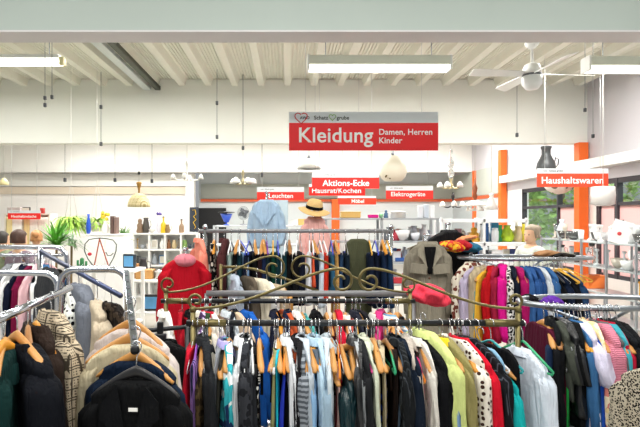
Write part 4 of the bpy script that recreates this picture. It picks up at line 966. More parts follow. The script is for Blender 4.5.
# clothes facing the viewer on the notched arm
for (Y, kind, fab, sh, hg, o) in (
 (2.10, 'shirt', f('#cbbfbb'), 'pale pinkish grey cardigan', 'wood', {'tk': .045, 'r0': .05, 'rz': 162, 'sw': .185, 'fold': .016, 'drop': .05, 'dx': .01}),
 (2.00, 'shirt', f('#bfb496'), 'cream beige blouse with wide collar', 'wood', {'tk': .05, 'r0': .05, 'rz': 188, 'sw': .155, 'fold': .018, 'drop': .045, 'dx': -.01}),
 (1.90, 'jacket', f('#142842'), 'navy blue jacket', 'wood', {'tk': .05, 'r0': .052, 'rz': 166, 'sw': .165, 'neck': .07, 'drop': .045, 'dx': .012}),
 (1.815, 'jacket', f('#101215'), 'black tailored coat', 'black', {'tk': .055, 'r0': .055, 'rz': 178, 'sw': .165, 'dx': .006, 'out': .01, 'front': True, 'lapel': f('#131519'), 'btn': '#26282c', 'neck': .07, 'L': .95, 'drop': .055})):
    o = dict(o); t = (B0.y-Y)/(B0.y-B1.y); p = on(B0, B1, t); dx = o.pop('dx', 0); L = o.pop('L', .75)
    put(0, kind, fab, sh, hg, 'on the notched chrome arm', 'clothes on the notched chrome arm', p.x+dx, Y, p.z, R(o.pop('rz')), L, o.pop('tk'), o.pop('sw'), o, .0155, .16)
cl = [x for x in bpy.data.objects if x.get('label', '').startswith('black tailored coat')][0]
boxobj('care_tag', -.028, .004, .068, .071, -.155, -.143, mat('#e9e9e6', .6), cl)
# low black rail behind
K0, K1 = at(84, 336, 2.72), at(187, 327, 2.72)
rt = empty('clothes_rack', ((K0.x+K1.x)/2, 2.72, 0)); h = (K1.x-K0.x)/2; tag(rt, 'low black rail between the left racks and scrolled racks', 'clothes rack')
MB().tube([(-h, 0, K0.z), (h, 0, K1.z)], .012, 10).build('rail', BLACKM(), rt)
for s, z in ((-1, K0.z), (1, K1.z)):
    MB().tube([(s*h, 0, .03), (s*h, 0, z)], .012, 8).build('post', BLACKM(), rt); MB().tube([(s*h, -.2, .02), (s*h, .2, .02)], .012, 8).build('foot', BLACKM(), rt)
for (px, kind, fab, sh, o) in ((92, 'jacket', f('#a9b0ab'), 'pale grey green jacket', {'tk': .05, 'rz': 196}), (112, 'jacket', f('#2a2b2e'), 'black ribbed jacket', {'tk': .05, 'rz': 200}), (160, 'coat', f('#141518'), 'bulky black coat', {'tk': .08, 'rz': 190, 'r0': .065})):
    p = at(px, 0, 2.72); z = K0.z + (K1.z-K0.z)*(px-84)/103
    put(px, kind, fab, sh, 'black', 'on the low black rail', 'clothes on the low black rail', p.x, 2.72, z, R(o.pop('rz')), .8, o.pop('tk'), .16, o, .012, .15)
for px, lb in ((160, 'black clothes clip gripping the low rail above the bulky coat'), (89, 'black clothes clip gripping the low rail behind the dotted blouse')):
    p = at(px, 0, 2.70); z = K0.z + (K1.z-K0.z)*(px-84)/103; rt = empty('rail_clip', (p.x, 2.70, z)); tag(rt, lb, 'clip', 'black rail clips')
    boxobj('clip_body', -.016, .016, -.006, .016, -.02, .045, BLACKM(), rt, .004); boxobj('clip_jaw', -.032, .032, -.012, .02, -.05, -.02, BLACKM(), rt, .004)

# ------------------------------------------------------------------ single garments on stands
def stand(px, Y, z, label, h_arm=.10, arms=((0, -1),)):
    x = at(px, 0, Y).x; rt = empty('garment_stand', (x, Y, 0)); tag(rt, label, 'garment stand')
    MB().lathe([(.2, 0), (.2, .015), (.03, .03), (.014, .07)]).build('base', CHROME(), rt)
    MB().tube([(0, 0, .05), (0, 0, z)], .012, 10).build('post', CHROME(), rt)
    for (ax, ay) in arms: MB().tube([(0, 0, z), (ax*h_arm, ay*h_arm, z)], .011, 8).build('arm', CHROME(), rt)
    return x
z = at(0, 249, 3.72).z; x = stand(187, 3.78, z, 'thin chrome stand holding the red coat')
put(186, 'jacket', f('#b01022'), 'deep red coat with pink collar', 'wood', 'on a stand left of the jeans rack', None, x, 3.70, z, R(28), .95, .055, .16, {'collar': f('#d9808c'), 'r0': .05, 'sy': 1.0, 'out': .015}, .012, .14, 'coat', 'coat')
rc = [o for o in bpy.data.objects if o.get('label', '').startswith('deep red coat')][0]
MB().ball((.0, .0, -.085), .085, 18, 10, (1, .75, .62)).build('hood', f('#d9808c'), rc)
z = at(0, 235, 4.5).z; x = stand(424, 4.62, z, 'thin chrome stand holding the taupe trench coat', .16)
put(424, 'coat', f('#8d8778'), 'taupe trench coat with wide collar, open at the neck', 'wood', 'on a stand', None, x, 4.50, z, R(176), .95, .075, .165, {'front': True, 'r0': .055, 'btn': '#6a4f3c', 'lapel': f('#969080'), 'out': .03, 'neck': .05}, .012, .16)
tr = [o for o in bpy.data.objects if o.get('label', '').startswith('taupe trench')][0]
MB().rings(slab_rings(random.Random(3), .05, .015, .008, -.10, .24, .002, rows=6)).build('dark_lining', f('#1c1d20'), tr).location = (0, .105, 0)
for s in (-1, 1):
    b = boxobj('storm_flap', -.075, .075, -.004, .004, -.09, .0, f('#8d8778'), tr, .004); b.location = (s*.095, .098, -.25); b.rotation_euler = (R(5), R(s*-6), 0)
    e = boxobj('epaulette', -.05, .05, -.02, .02, 0, .008, f('#857f70'), tr, .003); e.location = (s*.13, .01, -.108); e.rotation_euler = (0, R(s*22), 0)
MB().tube([(.178*math.cos(t), .088*math.sin(t), -.52) for t in np.linspace(0, 2*PI, 33)], .018, 6, .4).build('belt', f('#7f796a'), tr)
z = at(0, 224, 4.9).z; x = stand(446, 5.0, z, 'thin chrome stand holding the black coat')
put(446, 'coat', f('#232427'), 'black wool coat with broad shoulders', 'black', 'behind the trench coat', None, x, 4.90, z, R(186), .95, .09, .215, {'r0': .07, 'out': .05}, .012, .18)
z = at(0, 193, 4.55).z; x = stand(267, 4.66, z, 'thin chrome stand holding the light blue shirt')
put(267, 'shirt', f('#a9c3da'), 'light blue shirt with open collar', 'gold', 'displayed above the jeans rack', None, x, 4.55, z, R(168), .5, .05, .125, {'r0': .042, 'sl': .35, 'out': .04, 'front': True, 'btn': '#f0f0f0', 'lapel': f('#a4bfd8')}, .012, .12)
z = at(0, 210, 4.55).z; x = stand(314, 4.66, z+.03, 'thin chrome stand holding the pink blouse and straw hat')
put(314, 'shirt', f('#f0b9b2'), 'soft pink blouse', 'wood', 'under the straw hat', None, x, 4.55, z, R(182), .5, .06, .10, {'r0': .045, 'sl': .3}, .012, .085)
rt = empty('straw_hat', (x-.005, 4.53, z+.01), 0); rt.rotation_euler = (R(14), R(9), 0); tag(rt, 'straw hat with black band resting on top of the pink blouse', 'hat')
STR = mat('#dcb878', .7, 0, .2, 60, .3)
MB().lathe([(.078, .0), (.076, .03), (.068, .065), (.05, .085), (.02, .09), (.001, .088)], n=24).build('crown', STR, rt)
A = np.array([[(r*math.cos(t), r*math.sin(t)*.9, zz + .012*math.cos(2*t)*(r/.15)) for t in np.linspace(0, 2*PI, 32, endpoint=False)] for r, zz in ((.076, .0), (.10, -.006), (.145, -.022), (.147, -.026), (.10, -.011), (.076, -.005))])
MB().rings(A, False, False).build('brim', STR, rt)
MB().lathe([(.0775, .002), (.0795, .004), (.0775, .03), (.0745, .032)], n=24).build('hat_band', f('#17181a'), rt)
# loose clothes thrown over racks
def heap(px, py, Y, sx, sy, sz, fab, label, seed, tilt=0, nm='crumpled_garment', cat='garment', group=None):
    p = at(px, py, Y); rng = random.Random(seed); ff = fold_fn(rng, .24, 9); fg = fold_fn(rng, .26, 9)
    n, m = 36, 16; A = []
    for i in range(m+1):
        phi = PI*(i+.15)/(m+.3); th = np.linspace(0, 2*PI, n, endpoint=False)
        r = 1 + ff(th*1.0, np.full(n, phi*.6))*math.sin(phi); zz = -math.cos(phi)*(1 + fg(th, np.full(n, phi))*math.sin(phi)*.9)
        A.append(np.stack([sx*r*math.sin(phi)*np.cos(th), sy*r*math.sin(phi)*np.sin(th), sz*zz - .12*sx*np.abs(math.sin(phi)*np.cos(th))], 1))
    o = MB().rings(np.array(A)).build(nm, fab); o.location = p; o.rotation_euler = (0, R(tilt), 0); tag(o, label, cat, group); return o
heap(429, 294, 3.62, .15, .10, .075, f('#f2465c'), 'coral red blouse slung over the end of the grey rail', 4, 14)
grp = 'loose clothes lying on top of the far round rack'
heap(452, 246, 4.55, .10, .10, .05, f('#e08a2e', 'floral', '#d3352c', 1.6, '#f0c23a'), 'orange and red patterned cloth lying beside the trench coat', 5, 10, group=grp)
heap(461, 245, 4.62, .09, .09, .05, f('#b3232c'), 'red cloth lying between the orange cloth and the blue cloth', 6, 0, group=grp)
heap(470, 247, 4.7, .10, .1, .045, f('#2f6f8f'), 'blue cloth lying on top of the far rack, left end', 7, 0, group=grp)
heap(464, 238.5, 4.8, .13, .06, .025, f('#ef9a6a'), 'peach cloth lying across the top of the loose clothes', 8, -16, group=grp)
heap(548, 253, 4.6, .13, .1, .028, f('#a97e58'), 'tan leather cloth lying on the far rack below the woman', 9, 0, group=grp)
heap(563, 255, 4.5, .10, .08, .022, f('#2d2723'), 'dark brown cloth lying on the far rack near yellow hangers', 10, 0, group=grp)
heap(552, 301, 2.75, .05, .05, .03, f('#5d2f96'), 'purple scarf bundled on the near round rack', 11, 0, 'scarf', 'scarf')
heap(529, 299, 2.9, .05, .05, .03, f('#1c1a22'), 'black scarf bundled at the left end of the near round rack', 12, 0, 'scarf', 'scarf')
# ------------------------------------------------------------------ lamps on display
GLS = mat('#fbfaf5', .3, 0, .01, 3, 0, .2); GOLD = mat('#b08a3c', .3, .8, .1, 10)
def cord(rt, z, ztop=4.89, m=None, r=.006):
    MB().tube([(0, 0, z), (0, 0, ztop-rt.location.z)], r, 6).build('cord', m or mat('#cfd0ca', .6), rt)
def lamp_root(px, py, Y, label, name='pendant_lamp'):
    rt = empty(name, at(px, py, Y)); tag(rt, label, 'lamp', 'lamps hanging for sale'); return rt
def P_(prof, k): return [(r*k, z*k) for r, z in prof]
Y = 12.5; k = Y/500
rt = lamp_root(139, 207, Y, 'woven rattan dome lamp with a brass and wood cap, left')
MB().lathe(P_([(11, 0), (10.9, 3), (9.6, 7.5), (6.8, 11.5), (2.4, 14), (2.2, 14), (6.5, 11.1), (9.3, 7.2), (10.6, 2.9), (10.7, 0)], k), n=28).build('shade', fabric('#dccfa8', 'plaid', '#a3935f', 2.2), rt)
MB().lathe(P_([(.6, 13.5), (1.2, 14), (.9, 16), (1.4, 19), (2.7, 24), (2.2, 25), (.4, 25.5)], k), n=14).build('cap', mat('#9a7433', .4, .4, .2, 20), rt)
MB().ball((0, 0, 34*k), 1.6*k, 10, 6).build('hook', BLACKM(), rt); cord(rt, 25*k)
def chandelier(px, py, Y, n, rad, drop, cup, label, metal, name='chandelier', up=False, cupm=None, body=True, a0=.3):
    k = Y/500; rt = lamp_root(px, py, Y, label, name)
    cord(rt, 8*k)
    MB().lathe(P_([(.3, -drop-3), (1.6, -drop-1.5), (2.4, -drop+1), (1, -drop+3), (.9, 2), (1.8, 4), (1.0, 7), (.4, 9)], k), n=12).build('stem', metal, rt)
    for i in range(n):
        a = a0 + 2*PI*i/n; c, s = math.cos(a), math.sin(a)
        pts = [(r*k*c, r*k*s, z*k) for r, z in ((1, -drop), (rad*.4, -drop-2.5), (rad*.8, -drop-2), (rad, -drop+1), (rad, -drop+3))]
        MB().tube(arc_tube(pts, rad*.3*k), .7*k, 6).build('arm', metal, rt)
        z = -drop+3
        if up: pr = [(1, 0), (2.6, 1), (cup, 5), (cup*.9, 5), (2.2, 1.4), (.3, .6)]
        else: pr = [(cup, -4.5), (cup*.86, -2), (cup*.4, .6), (.4, 1), (.3, .6), (cup*.75, -2), (cup*.9, -4.5)]
        o = MB().lathe(P_(pr, k), n=16).build('glass_shade', cupm or GLS, rt); o.location = (rad*k*c, rad*k*s, z*k)
    return rt
chandelier(243, 178, 12.4, 5, 10, 4, 4.2, 'white glass chandelier with five bell shades, left of the Leuchten sign', mat('#a39b7d', .35, .6))
chandelier(187, 168, 12.8, 4, 14, 10, 2.6, 'slim white candelabra lamp with small bells near the doorway', mat('#e4e4e0', .4, .3), a0=.0)
rt = lamp_root(309, 169, 12.3, 'white glass dish lamp just under the big red sign'); k = 12.3/500
MB().lathe(P_([(12.5, 0), (10, 4), (6, 7.5), (3, 9.5), (1, 11), (.5, 11), (2.8, 9), (5.8, 7), (9.8, 3.5), (12.2, 0)], k), n=28).build('shade', GLS, rt)
MB().lathe(P_([(1.5, 10), (1.8, 12), (.6, 14), (.3, 14)], k), n=10).build('cap', STEEL(), rt); cord(rt, 14*k)
rt = lamp_root(393, 181, 12.1, 'large cream tulip shaped lamp right of the Aktions-Ecke sign'); k = 12.1/500
MB().lathe(P_([(8.5, 0), (12, 3.5), (13.8, 9), (13, 15.5), (9.6, 21.5), (4, 25.3), (1, 25.6), (3.8, 24.8), (9.2, 21), (12.5, 15.3), (13.3, 9), (11.6, 3.8), (8.2, .5)], k), n=28).build('shade', mat('#efe9d6', .5, 0, .05, 5, 0, .2), rt)
MB().lathe(P_([(1, 25.5), (1.6, 27), (.8, 30)], k), n=10).build('cap', STEEL(), rt)
for i in range(5):
    a = i*1.3; MB().ball((( -7+math.cos(a)*2.2)*k, -9*k+math.sin(a)*k, (2+i*.8)*k), .9*k, 8, 5).build('leaf_ornament', mat('#6b5a2c', .5, .4), rt)
cord(rt, 30*k)
rt = lamp_root(451, 176, 12.2, 'tall narrow crystal pendant lamp above the five cup chandelier'); k = 12.2/500
MB().lathe(P_([(.5, -3), (2.6, -1), (3.3, 3), (2.2, 5), (1.2, 7), (2.6, 10), (2.8, 14), (1.4, 16), (1, 20), (1.6, 25), (.5, 27)], k), n=16).build('glass_body', glassmat('#eef2f2', .1), rt); cord(rt, 26*k)
chandelier(451, 183, 13.4, 5, 10.5, 3, 3.4, 'chandelier with five white cups and a pale brass bowl, right of Elektrogeräte', mat('#cdbf94', .35, .5))
chandelier(453, 201, 14, 3, 11, 4, 3.2, 'black iron chandelier with three curved arms over the white shelf', mat('#3a3a3c', .5, .5), up=False)
rt = lamp_root(475, 206, 12.6, 'ornate white frilled lamp with brown stem left of the cone lamp'); k = 12.6/500
MB().lathe(P_([(11, 0), (11.5, 1), (7, 4), (3, 5.5), (1.2, 6), (.5, 6), (2.8, 5), (6.8, 3.5), (10.8, .4)], k), n=30).build('shade', GLS, rt)
MB().lathe(P_([(.6, 5), (2.4, 9), (1.6, 13), (2.6, 18), (1, 22), (.5, 28)], k), n=14).build('stem', mat('#8a4a2a', .3, .3), rt)
for i in range(5):
    a = 2*PI*i/5; o = MB().lathe(P_([(2, -5), (1.7, -3), (.6, -.5), (.3, 0)], k), n=10).build('glass_cup', GLS, rt); o.location = (7*k*math.cos(a), 7*k*math.sin(a), 0)
cord(rt, 27*k)
rt = lamp_root(491.5, 209.5, 12.2, 'white cone pendant lamp right of the orange column'); k = 12.2/500
MB().lathe(P_([(7, 0), (5, 5), (2.6, 11), (1.4, 13), (.6, 13), (2.2, 11), (4.7, 5), (6.7, 0)], k), n=24).build('shade', GLS, rt)
MB().ball((0, 0, 14.5*k), 2.4*k, 14, 8).build('glass_ball', GLS, rt); cord(rt, 16*k)
rt = lamp_root(546, 168.5, 10.4, 'dark grey bottle shaped lantern above the Haushaltswaren sign', 'lantern'); k = 10.4/500
MB().lathe(P_([(8, -4), (9.2, 0), (8.6, 5), (6, 10), (4.3, 14), (4.3, 19), (5.2, 20), (5.2, 22), (3.8, 22.5)], k), n=20).build('body', mat('#55585a', .4, .4, .15, 12), rt)
MB().tube([(8*k, 0, -1*k), (12*k, 0, 4*k), (12.5*k, 0, 9*k), (9.5*k, 0, 11*k), (8.5*k, 0, 5*k)], .6*k, 6).build('handle', mat('#4a4d50', .4, .5), rt); cord(rt, 22*k)
rt = lamp_root(559, 188, 11.6, 'glass bowl ceiling lamp with dark spots below the Haushaltswaren sign'); k = 11.6/500
MB().lathe(P_([(.5, -6.5), (6, -5), (11, -2), (14.5, 3), (14, 3.2), (10.6, -1.4), (5.8, -4.2), (.5, -5.6)], k), n=28).build('bowl', fabric('#ece7de', 'dots', '#7d7468', .14), rt)
for i in range(3): MB().tube([(14*k*math.cos(i*2.1), 14*k*math.sin(i*2.1), 3*k), (0, 0, 40*k)], .003, 5).build('chain', STEEL(), rt)
cord(rt, 40*k)
rt = lamp_root(603, 205, 8.6, 'big white drum lampshade hanging right of the orange column'); k = 8.6/500
MB().lathe(P_([(6, -1), (10.5, 1), (11, 10), (10.5, 18), (9.6, 18.4), (10.2, 10), (9.8, 1.6)], k), n=28).build('shade', mat('#f6f3f0', .6, 0, .02, 3, 0, .2), rt); cord(rt, 17*k)
MB().lathe([(.01, 17.5*k), (9.8*k, 18*k), (9.8*k, 18.3*k), (.01, 18.2*k)], n=20).build('shade_ring', WHITE(), rt)
rt = lamp_root(4, 182, 12.6, 'small yellowish glass lamp at the far left edge'); k = 12.6/500
MB().lathe(P_([(4.5, -3), (4, 0), (2, 3), (.6, 4)], k), n=16).build('shade', mat('#dccf9c', .4, 0, .05), rt); cord(rt, 3*k)

# ------------------------------------------------------------------ shapes for sale goods
def prof_of(t):
    return {'vase': [(.35, 0), (.5, .1), (.62, .35), (.45, .65), (.25, .85), (.35, 1), (.28, 1), (.2, .84)],
            'bottle': [(.42, 0), (.46, .05), (.46, .5), (.36, .62), (.16, .72), (.14, .95), (.18, .96), (.18, 1)],
            'bowl': [(.2, 0), (.22, .05), (.38, .3), (.5, 1), (.47, 1), (.34, .34), (.05, .12)],
            'jug': [(.4, 0), (.5, .12), (.54, .4), (.42, .7), (.34, .85), (.42, 1), (.36, 1), (.3, .84)],
            'cup': [(.3, 0), (.42, .1), (.48, .5), (.5, 1), (.45, 1), (.42, .5), (.05, .12)],
            'wine_glass': [(.42, 0), (.4, .03), (.06, .06), (.05, .45), (.3, .55), (.42, .75), (.36, 1), (.34, 1), (.38, .75), (.05, .5)],
            'tumbler': [(.4, 0), (.42, .03), (.5, 1), (.46, 1), (.38, .08), (.02, .07)],
            'jar': [(.42, 0), (.5, .08), (.5, .75), (.4, .86), (.42, .88), (.42, 1), (.1, 1.02)],
            'pot': [(.44, 0), (.5, .06), (.5, .8), (.53, .82), (.5, .86), (.2, .95), (.06, .98), (.08, 1.04), (.01, 1.06)],
            'candlestick': [(.5, 0), (.45, .08), (.12, .16), (.2, .35), (.1, .45), (.18, .6), (.1, .8), (.3, .9), (.25, 1)],
            'figurine': [(.45, 0), (.5, .1), (.38, .35), (.42, .55), (.22, .68), (.3, .8), (.26, .92), (.08, 1)]}[t]
def good(t, x, y, z, w, h, m, label, group, cat=None, nm=None, rz=0):
    if t in ('box', 'book', 'frame', 'screen', 'bin'):
        rt = empty(nm or {'box': 'box', 'book': 'book', 'frame': 'picture_frame', 'screen': 'small_television', 'bin': 'storage_box'}[t], (x, y, z), rz)
        tag(rt, label, cat or {'box': 'box', 'book': 'book', 'frame': 'picture', 'screen': 'television', 'bin': 'box'}[t], group)
        dp = {'box': w*.8, 'book': .16, 'frame': .03, 'screen': .06, 'bin': w*.7}[t]
        boxobj('body', -w/2, w/2, -dp/2, dp/2, 0, h, m, rt, min(.01, w*.1))
        if t in ('frame', 'screen'): boxobj('picture' if t == 'frame' else 'screen', -w*.38, w*.38, -dp/2-.004, -dp/2+.002, h*.13, h*.87, mat('#c9c3b6' if t == 'frame' else '#5f9fd0', .4, 0, .2, 8), rt)
        elif t == 'book': boxobj('pages', -w/2*.7, w/2*.7, -dp/2-.002, dp/2, h, h+.004, WHITE(), rt)
        else: boxobj('lid', -w/2*1.03, w/2*1.03, -dp/2*1.04, dp/2*1.04, h*.86, h*1.0+.004, m, rt, .006)
        return rt
    rt = empty(nm or t, (x, y, z), rz); tag(rt, label, cat or t.replace('_', ' '), group)
    MB().lathe([(r*w, q*h) for r, q in prof_of(t)], n=18).build('body', m, rt)
    if t in ('jug', 'cup'):
        MB().tube([(w*.45, 0, h*.8), (w*.75, 0, h*.78), (w*.8, 0, h*.5), (w*.5, 0, h*.25)], w*.05, 6).build('handle', m, rt)
    if t == 'bottle': MB().lathe([(w*.15, h), (w*.19, h*1.005), (w*.19, h*1.07), (w*.1, h*1.08)], n=10).build('cap', mat('#333333', .5), rt)
    if t == 'pot':
        for s in (-1, 1): MB().tube([(s*w*.48, -.02, h*.6), (s*w*.62, -.02, h*.6), (s*w*.62, .02, h*.6), (s*w*.48, .02, h*.6)], .008, 6).build('handle', m, rt)
    return rt
def shelf_px(px, Y): return at(px, 0, Y).x
# white cube shelf
Yk = 11.6; a, b = shelf_px(133, Yk), shelf_px(196.5, Yk); zt = at(0, 234, Yk).z
rt = empty('cube_shelf', ((a+b)/2, Yk, 0)); tag(rt, 'white cube shelf full of ornaments against the left back wall', 'shelf')
h = (b-a)/2; cw = 2*h/4
for i in range(5): boxobj('upright', -h+i*cw-.02, -h+i*cw+.02, 0, .38, 0, zt, WHITE(), rt, .004)
ch = zt/4
for j in range(5): boxobj('shelf_board', -h, h, .002, .378, max(0, j*ch-.02), j*ch+.02, WHITE(), rt, .004)
boxobj('back_panel', -h, h, .37, .385, 0, zt, mat('#e8e8e6', .7), rt)
CI = {0: [('candlestick', '#b39668'), ('bowl', '#9aa0a6'), ('cup', '#d8d4cc')], 1: [('frame', '#e9e9e4'), ('vase', '#f0f0ee')], 2: [('figurine', '#8a5a3a'), ('jug', '#c9b48a'), ('candlestick', '#6d5a46')], 3: [('jar', '#7fa35a'), ('cup', '#3c4652'), ('cup', '#474f5a')]}
rown = {3: 'top', 2: 'second', 1: 'third', 0: 'bottom'}; coln = ['first', 'second', 'third', 'fourth']; posn = ['left', 'middle', 'right']
hexn = {'#b39668': 'brass', '#9aa0a6': 'grey', '#d8d4cc': 'cream', '#e9e9e4': 'white', '#f0f0ee': 'white', '#8a5a3a': 'brown', '#c9b48a': 'tan', '#6d5a46': 'dark wood', '#7fa35a': 'green', '#3c4652': 'slate', '#474f5a': 'charcoal',
        '#5b86b0': 'blue', '#b5453a': 'red', '#dcd6c4': 'ivory', '#2f3336': 'black'}
CI2 = {0: [('jug', '#2f3336'), ('bowl', '#dcd6c4')], 1: [('vase', '#9aa0a6'), ('frame', '#5b86b0')], 2: [('bowl', '#7fa35a'), ('cup', '#dcd6c4')], 3: [('figurine', '#b5453a'), ('jug', '#f0f0ee')]}
CI3 = {0: [('bowl', '#9aa0a6')], 1: [('jug', '#dcd6c4'), ('cup', '#2f3336')], 2: [('bowl', '#f0f0ee'), ('cup', '#5b86b0')], 3: [('vase', '#3c4652')]}
for r_, C_ in ((3, CI), (2, CI2), (1, CI3)):
    for c_, L_ in C_.items():
        n = len(L_)
        for i, (t, colr) in enumerate(L_):
            x = (a+b)/2 - h + c_*cw + cw*(i+.5)/n; sz = {'frame': (.15, .22), 'bowl': (.12, .09), 'cup': (.085, .11), 'candlestick': (.08, .24), 'vase': (.11, .24), 'jug': (.11, .2), 'figurine': (.1, .22), 'jar': (.12, .2)}[t]
            good(t, x, Yk+.15, r_*ch+.021, sz[0]*min(1, 3.2/n if n > 2 else 1), sz[1], mat(colr, .4, 0, .1), '%s %s in the %s row, %s column of the cube shelf' % (hexn[colr], t.replace('_', ' '), rown[r_], coln[c_]), 'ornaments in the cube shelf')
g = 'ornaments on top of the cube shelf'
for (px, t, w, hh, colr, lb) in ((140, 'figurine', .17, .34, '#8a7058', 'brown and white carved figurine on top of the cube shelf'), (146, 'jug', .15, .36, '#4b4640', 'dark metal jug on the cube shelf beside the carved figurine'), (159, 'vase', .11, .38, '#e5e2ee', 'white vase with purple flowers on top of the cube shelf'),
  (163.5, 'bottle', .14, .36, '#e6c41e', 'bright yellow bottle on top of the cube shelf'), (167.5, 'jug', .12, .2, '#8f7348', 'brown pottery jug right of the yellow bottle'), (181.5, 'bottle', .13, .3, '#a08468', 'slim brown bottle at the right end of the cube shelf top'), (152, 'bowl', .16, .09, '#d8d4cc', 'shallow cream bowl between the jug and the white vase')):
    o = good(t, shelf_px(px, Yk+.18), Yk+.18, zt+.021, w, hh, mat(colr, .4, 0, .15), lb, g)
    if px == 159:
        for i in range(5): MB().ball((.04*math.cos(i*1.3), .04*math.sin(i*1.3), hh+.06+.02*(i % 2)), .03, 8, 5).build('flower', mat('#6a5aa8', .6), o)
# white cabinet with vases, flowers, frames
Yb = 9.2; a, b = shelf_px(86, Yb), shelf_px(123.5, Yb); zt = at(0, 235.5, Yb).z
rt = empty('cabinet', ((a+b)/2, Yb, 0)); tag(rt, 'plain white cabinet behind the heart shaped wire frame', 'cabinet'); h = (b-a)/2
boxobj('body', -h, h, .02, .42, 0, zt, WHITE(), rt, .005); boxobj('top_panel', -h-.01, h+.01, 0, .44, zt, zt+.025, WHITE(), rt, .004)
for s in (-1, 1): boxobj('door', min(0, s*h)+.005, max(0, s*h)-.005, 0, .02, .05, zt-.02, mat('#f7f6f4', .4), rt, .003); MB().ball((s*.03, -.012, zt*.6), .012, 8, 5).build('knob', STEEL(), rt)
g = 'things on the white cabinet'
good('vase', shelf_px(88.5, Yb+.1), Yb+.1, zt+.026, .075, .37, mat('#2450b8', .3, 0, .3, 14), 'tall cobalt blue glass vase between the green plants', g)
o = good('vase', shelf_px(105.5, Yb+.2), Yb+.2, zt+.026, .12, .24, mat('#e6e2dc', .4), 'white vase holding yellow flowers on the white cabinet', g)
rng = random.Random(3)
for i in range(9): MB().ball((rng.uniform(-.08, .08), rng.uniform(-.06, .06), .27+rng.uniform(0, .14)), .034, 8, 5).build('flower', mat('#f0d63c', .6, 0, .2), o)
good('book', shelf_px(113, Yb+.2), Yb+.2, zt+.026, .055, .33, mat('#5d4640', .6), 'dark brown upright album on the white cabinet', g, 'album', 'photo_album')
good('book', shelf_px(116.5, Yb+.2), Yb+.2, zt+.026, .05, .31, mat('#7a625a', .6), 'lighter brown album beside the dark brown one', g, 'album', 'photo_album')
# plants
def fronds(px, py, Y, n, L, w, droop, col, label, potc, up0, seed, nm='potted_plant', hang=False, base_z=None):
    p = at(px, py, Y); bz = base_z if base_z is not None else p.z - .2; rt = empty(nm, (p.x, Y, bz)); tag(rt, label, 'plant'); rng = random.Random(seed)
    if hang: MB().lathe([(.09, 0), (.13, .04), (.15, .18), (.135, .18), (.1, .1)]).build('pot', mat(potc, .6), rt); zz = .16
    else: MB().lathe([(.13, 0), (.17, .3), (.155, .3), (.1, .2)]).build('pot', mat(potc, .6), rt); zz = p.z - bz; MB().tube([(0, 0, .2), (.01, 0, zz)], .02, 8).build('stem', mat('#6d5a3a', .8), rt)
    m = MB()
    for i in range(n):
        a = rng.uniform(0, 6.28); e = rng.uniform(*up0)
        m.leaf((rng.uniform(-.03, .03), rng.uniform(-.03, .03), zz), (math.cos(a)*math.cos(e), math.sin(a)*math.cos(e), math.sin(e)), L*rng.uniform(.6, 1.1), w, droop, 6)
    m.build('foliage', mat(col, .5, 0, .35, 3, 0, .1), rt); return rt
r1 = fronds(71, 221, 9.6, 260, .46, .020, .9, '#a9d058', 'light green spider plant hanging above the palm', '#e2ddd2', (-.2, 1.0), 1, 'hanging_plant', True)
for s in (0, 2.1, 4.2): MB().tube([(.14*math.cos(s), .14*math.sin(s), .17), (0, 0, 1.0), (0, 0, 4.89-r1.location.z)], .004, 5).build('hanging_cord', mat('#d8d6d0', .6), r1)
r2 = fronds(97, 221, 9.7, 140, .36, .018, .9, '#b4d66a', 'pale spider plant hanging right of the blue vase', '#e2ddd2', (-.2, 1.0), 2, 'hanging_plant', True)
for s in (0, 2.1, 4.2): MB().tube([(.14*math.cos(s), .14*math.sin(s), .17), (0, 0, 1.0), (0, 0, 4.89-r2.location.z)], .004, 5).build('hanging_cord', mat('#d8d6d0', .6), r2)
fronds(56, 246, 8.4, 90, .5, .022, .35, '#64ad3e', 'bushy green palm behind the far left rail', '#8a8a86', (.2, 1.4), 3, base_z=0)
fronds(71, 246, 8.6, 34, .45, .014, .8, '#7c9a7c', 'greyish palm with arching fronds right of the bushy palm', '#8a8a86', (.1, 1.2), 4, base_z=0)
fronds(124, 240, 10.2, 40, .35, .016, .5, '#6f9c58', 'slim green plant between the white cabinet and cube shelf', '#a9a49a', (.3, 1.4), 5, base_z=0)
# white display table with cactus and heart wire frame
Yt = 7; a, b = shelf_px(76, Yt), shelf_px(134, Yt); zt = at(0, 271, Yt).z
def table(name, a, b, Y, dep, zt, label, m=None):
    rt = empty(name, ((a+b)/2, Y, 0)); tag(rt, label, 'table'); h = (b-a)/2; m = m or WHITE()
    boxobj('tabletop', -h, h, 0, dep, zt-.035, zt, m, rt, .006)
    for s in (-1, 1):
        for y in (.04, dep-.04): boxobj('leg', s*(h-.04)-.025, s*(h-.04)+.025, y-.025, y+.025, 0, zt-.035, m, rt, .004)
    boxobj('lower_shelf', -h+.03, h-.03, .03, dep-.03, .3, .33, m, rt, .004); return rt
table('display_table', a, b, Yt, .6, zt, 'tall white table under the heart shaped wire frame')
p = at(82, 0, Yt+.15); rt = empty('cactus_figure', (p.x, Yt+.15, zt)); tag(rt, 'small green cactus figure left of the heart shaped wire frame', 'ornament'); GRN = mat('#2f7f4a', .5, 0, .2, 10)
MB().tube([(0, 0, 0), (0, 0, .16), (0, 0, .175)], [.03, .028, .01], 10).build('stem', GRN, rt)
for s, z in ((-1, .06), (1, .045)): MB().tube(arc_tube([(0, 0, z), (s*.06, 0, z), (s*.06, 0, z+.08)], .03), .017, 8).build('arm', GRN, rt)
p = at(101, 0, Yt+.2); k = (Yt+.2)/500; rt = empty('wire_frame', (p.x, Yt+.2, zt)); tag(rt, 'heart shaped dark wire frame with crossing red struts on the white table', 'ornament')
z0 = lambda y: (271.5-y)*k
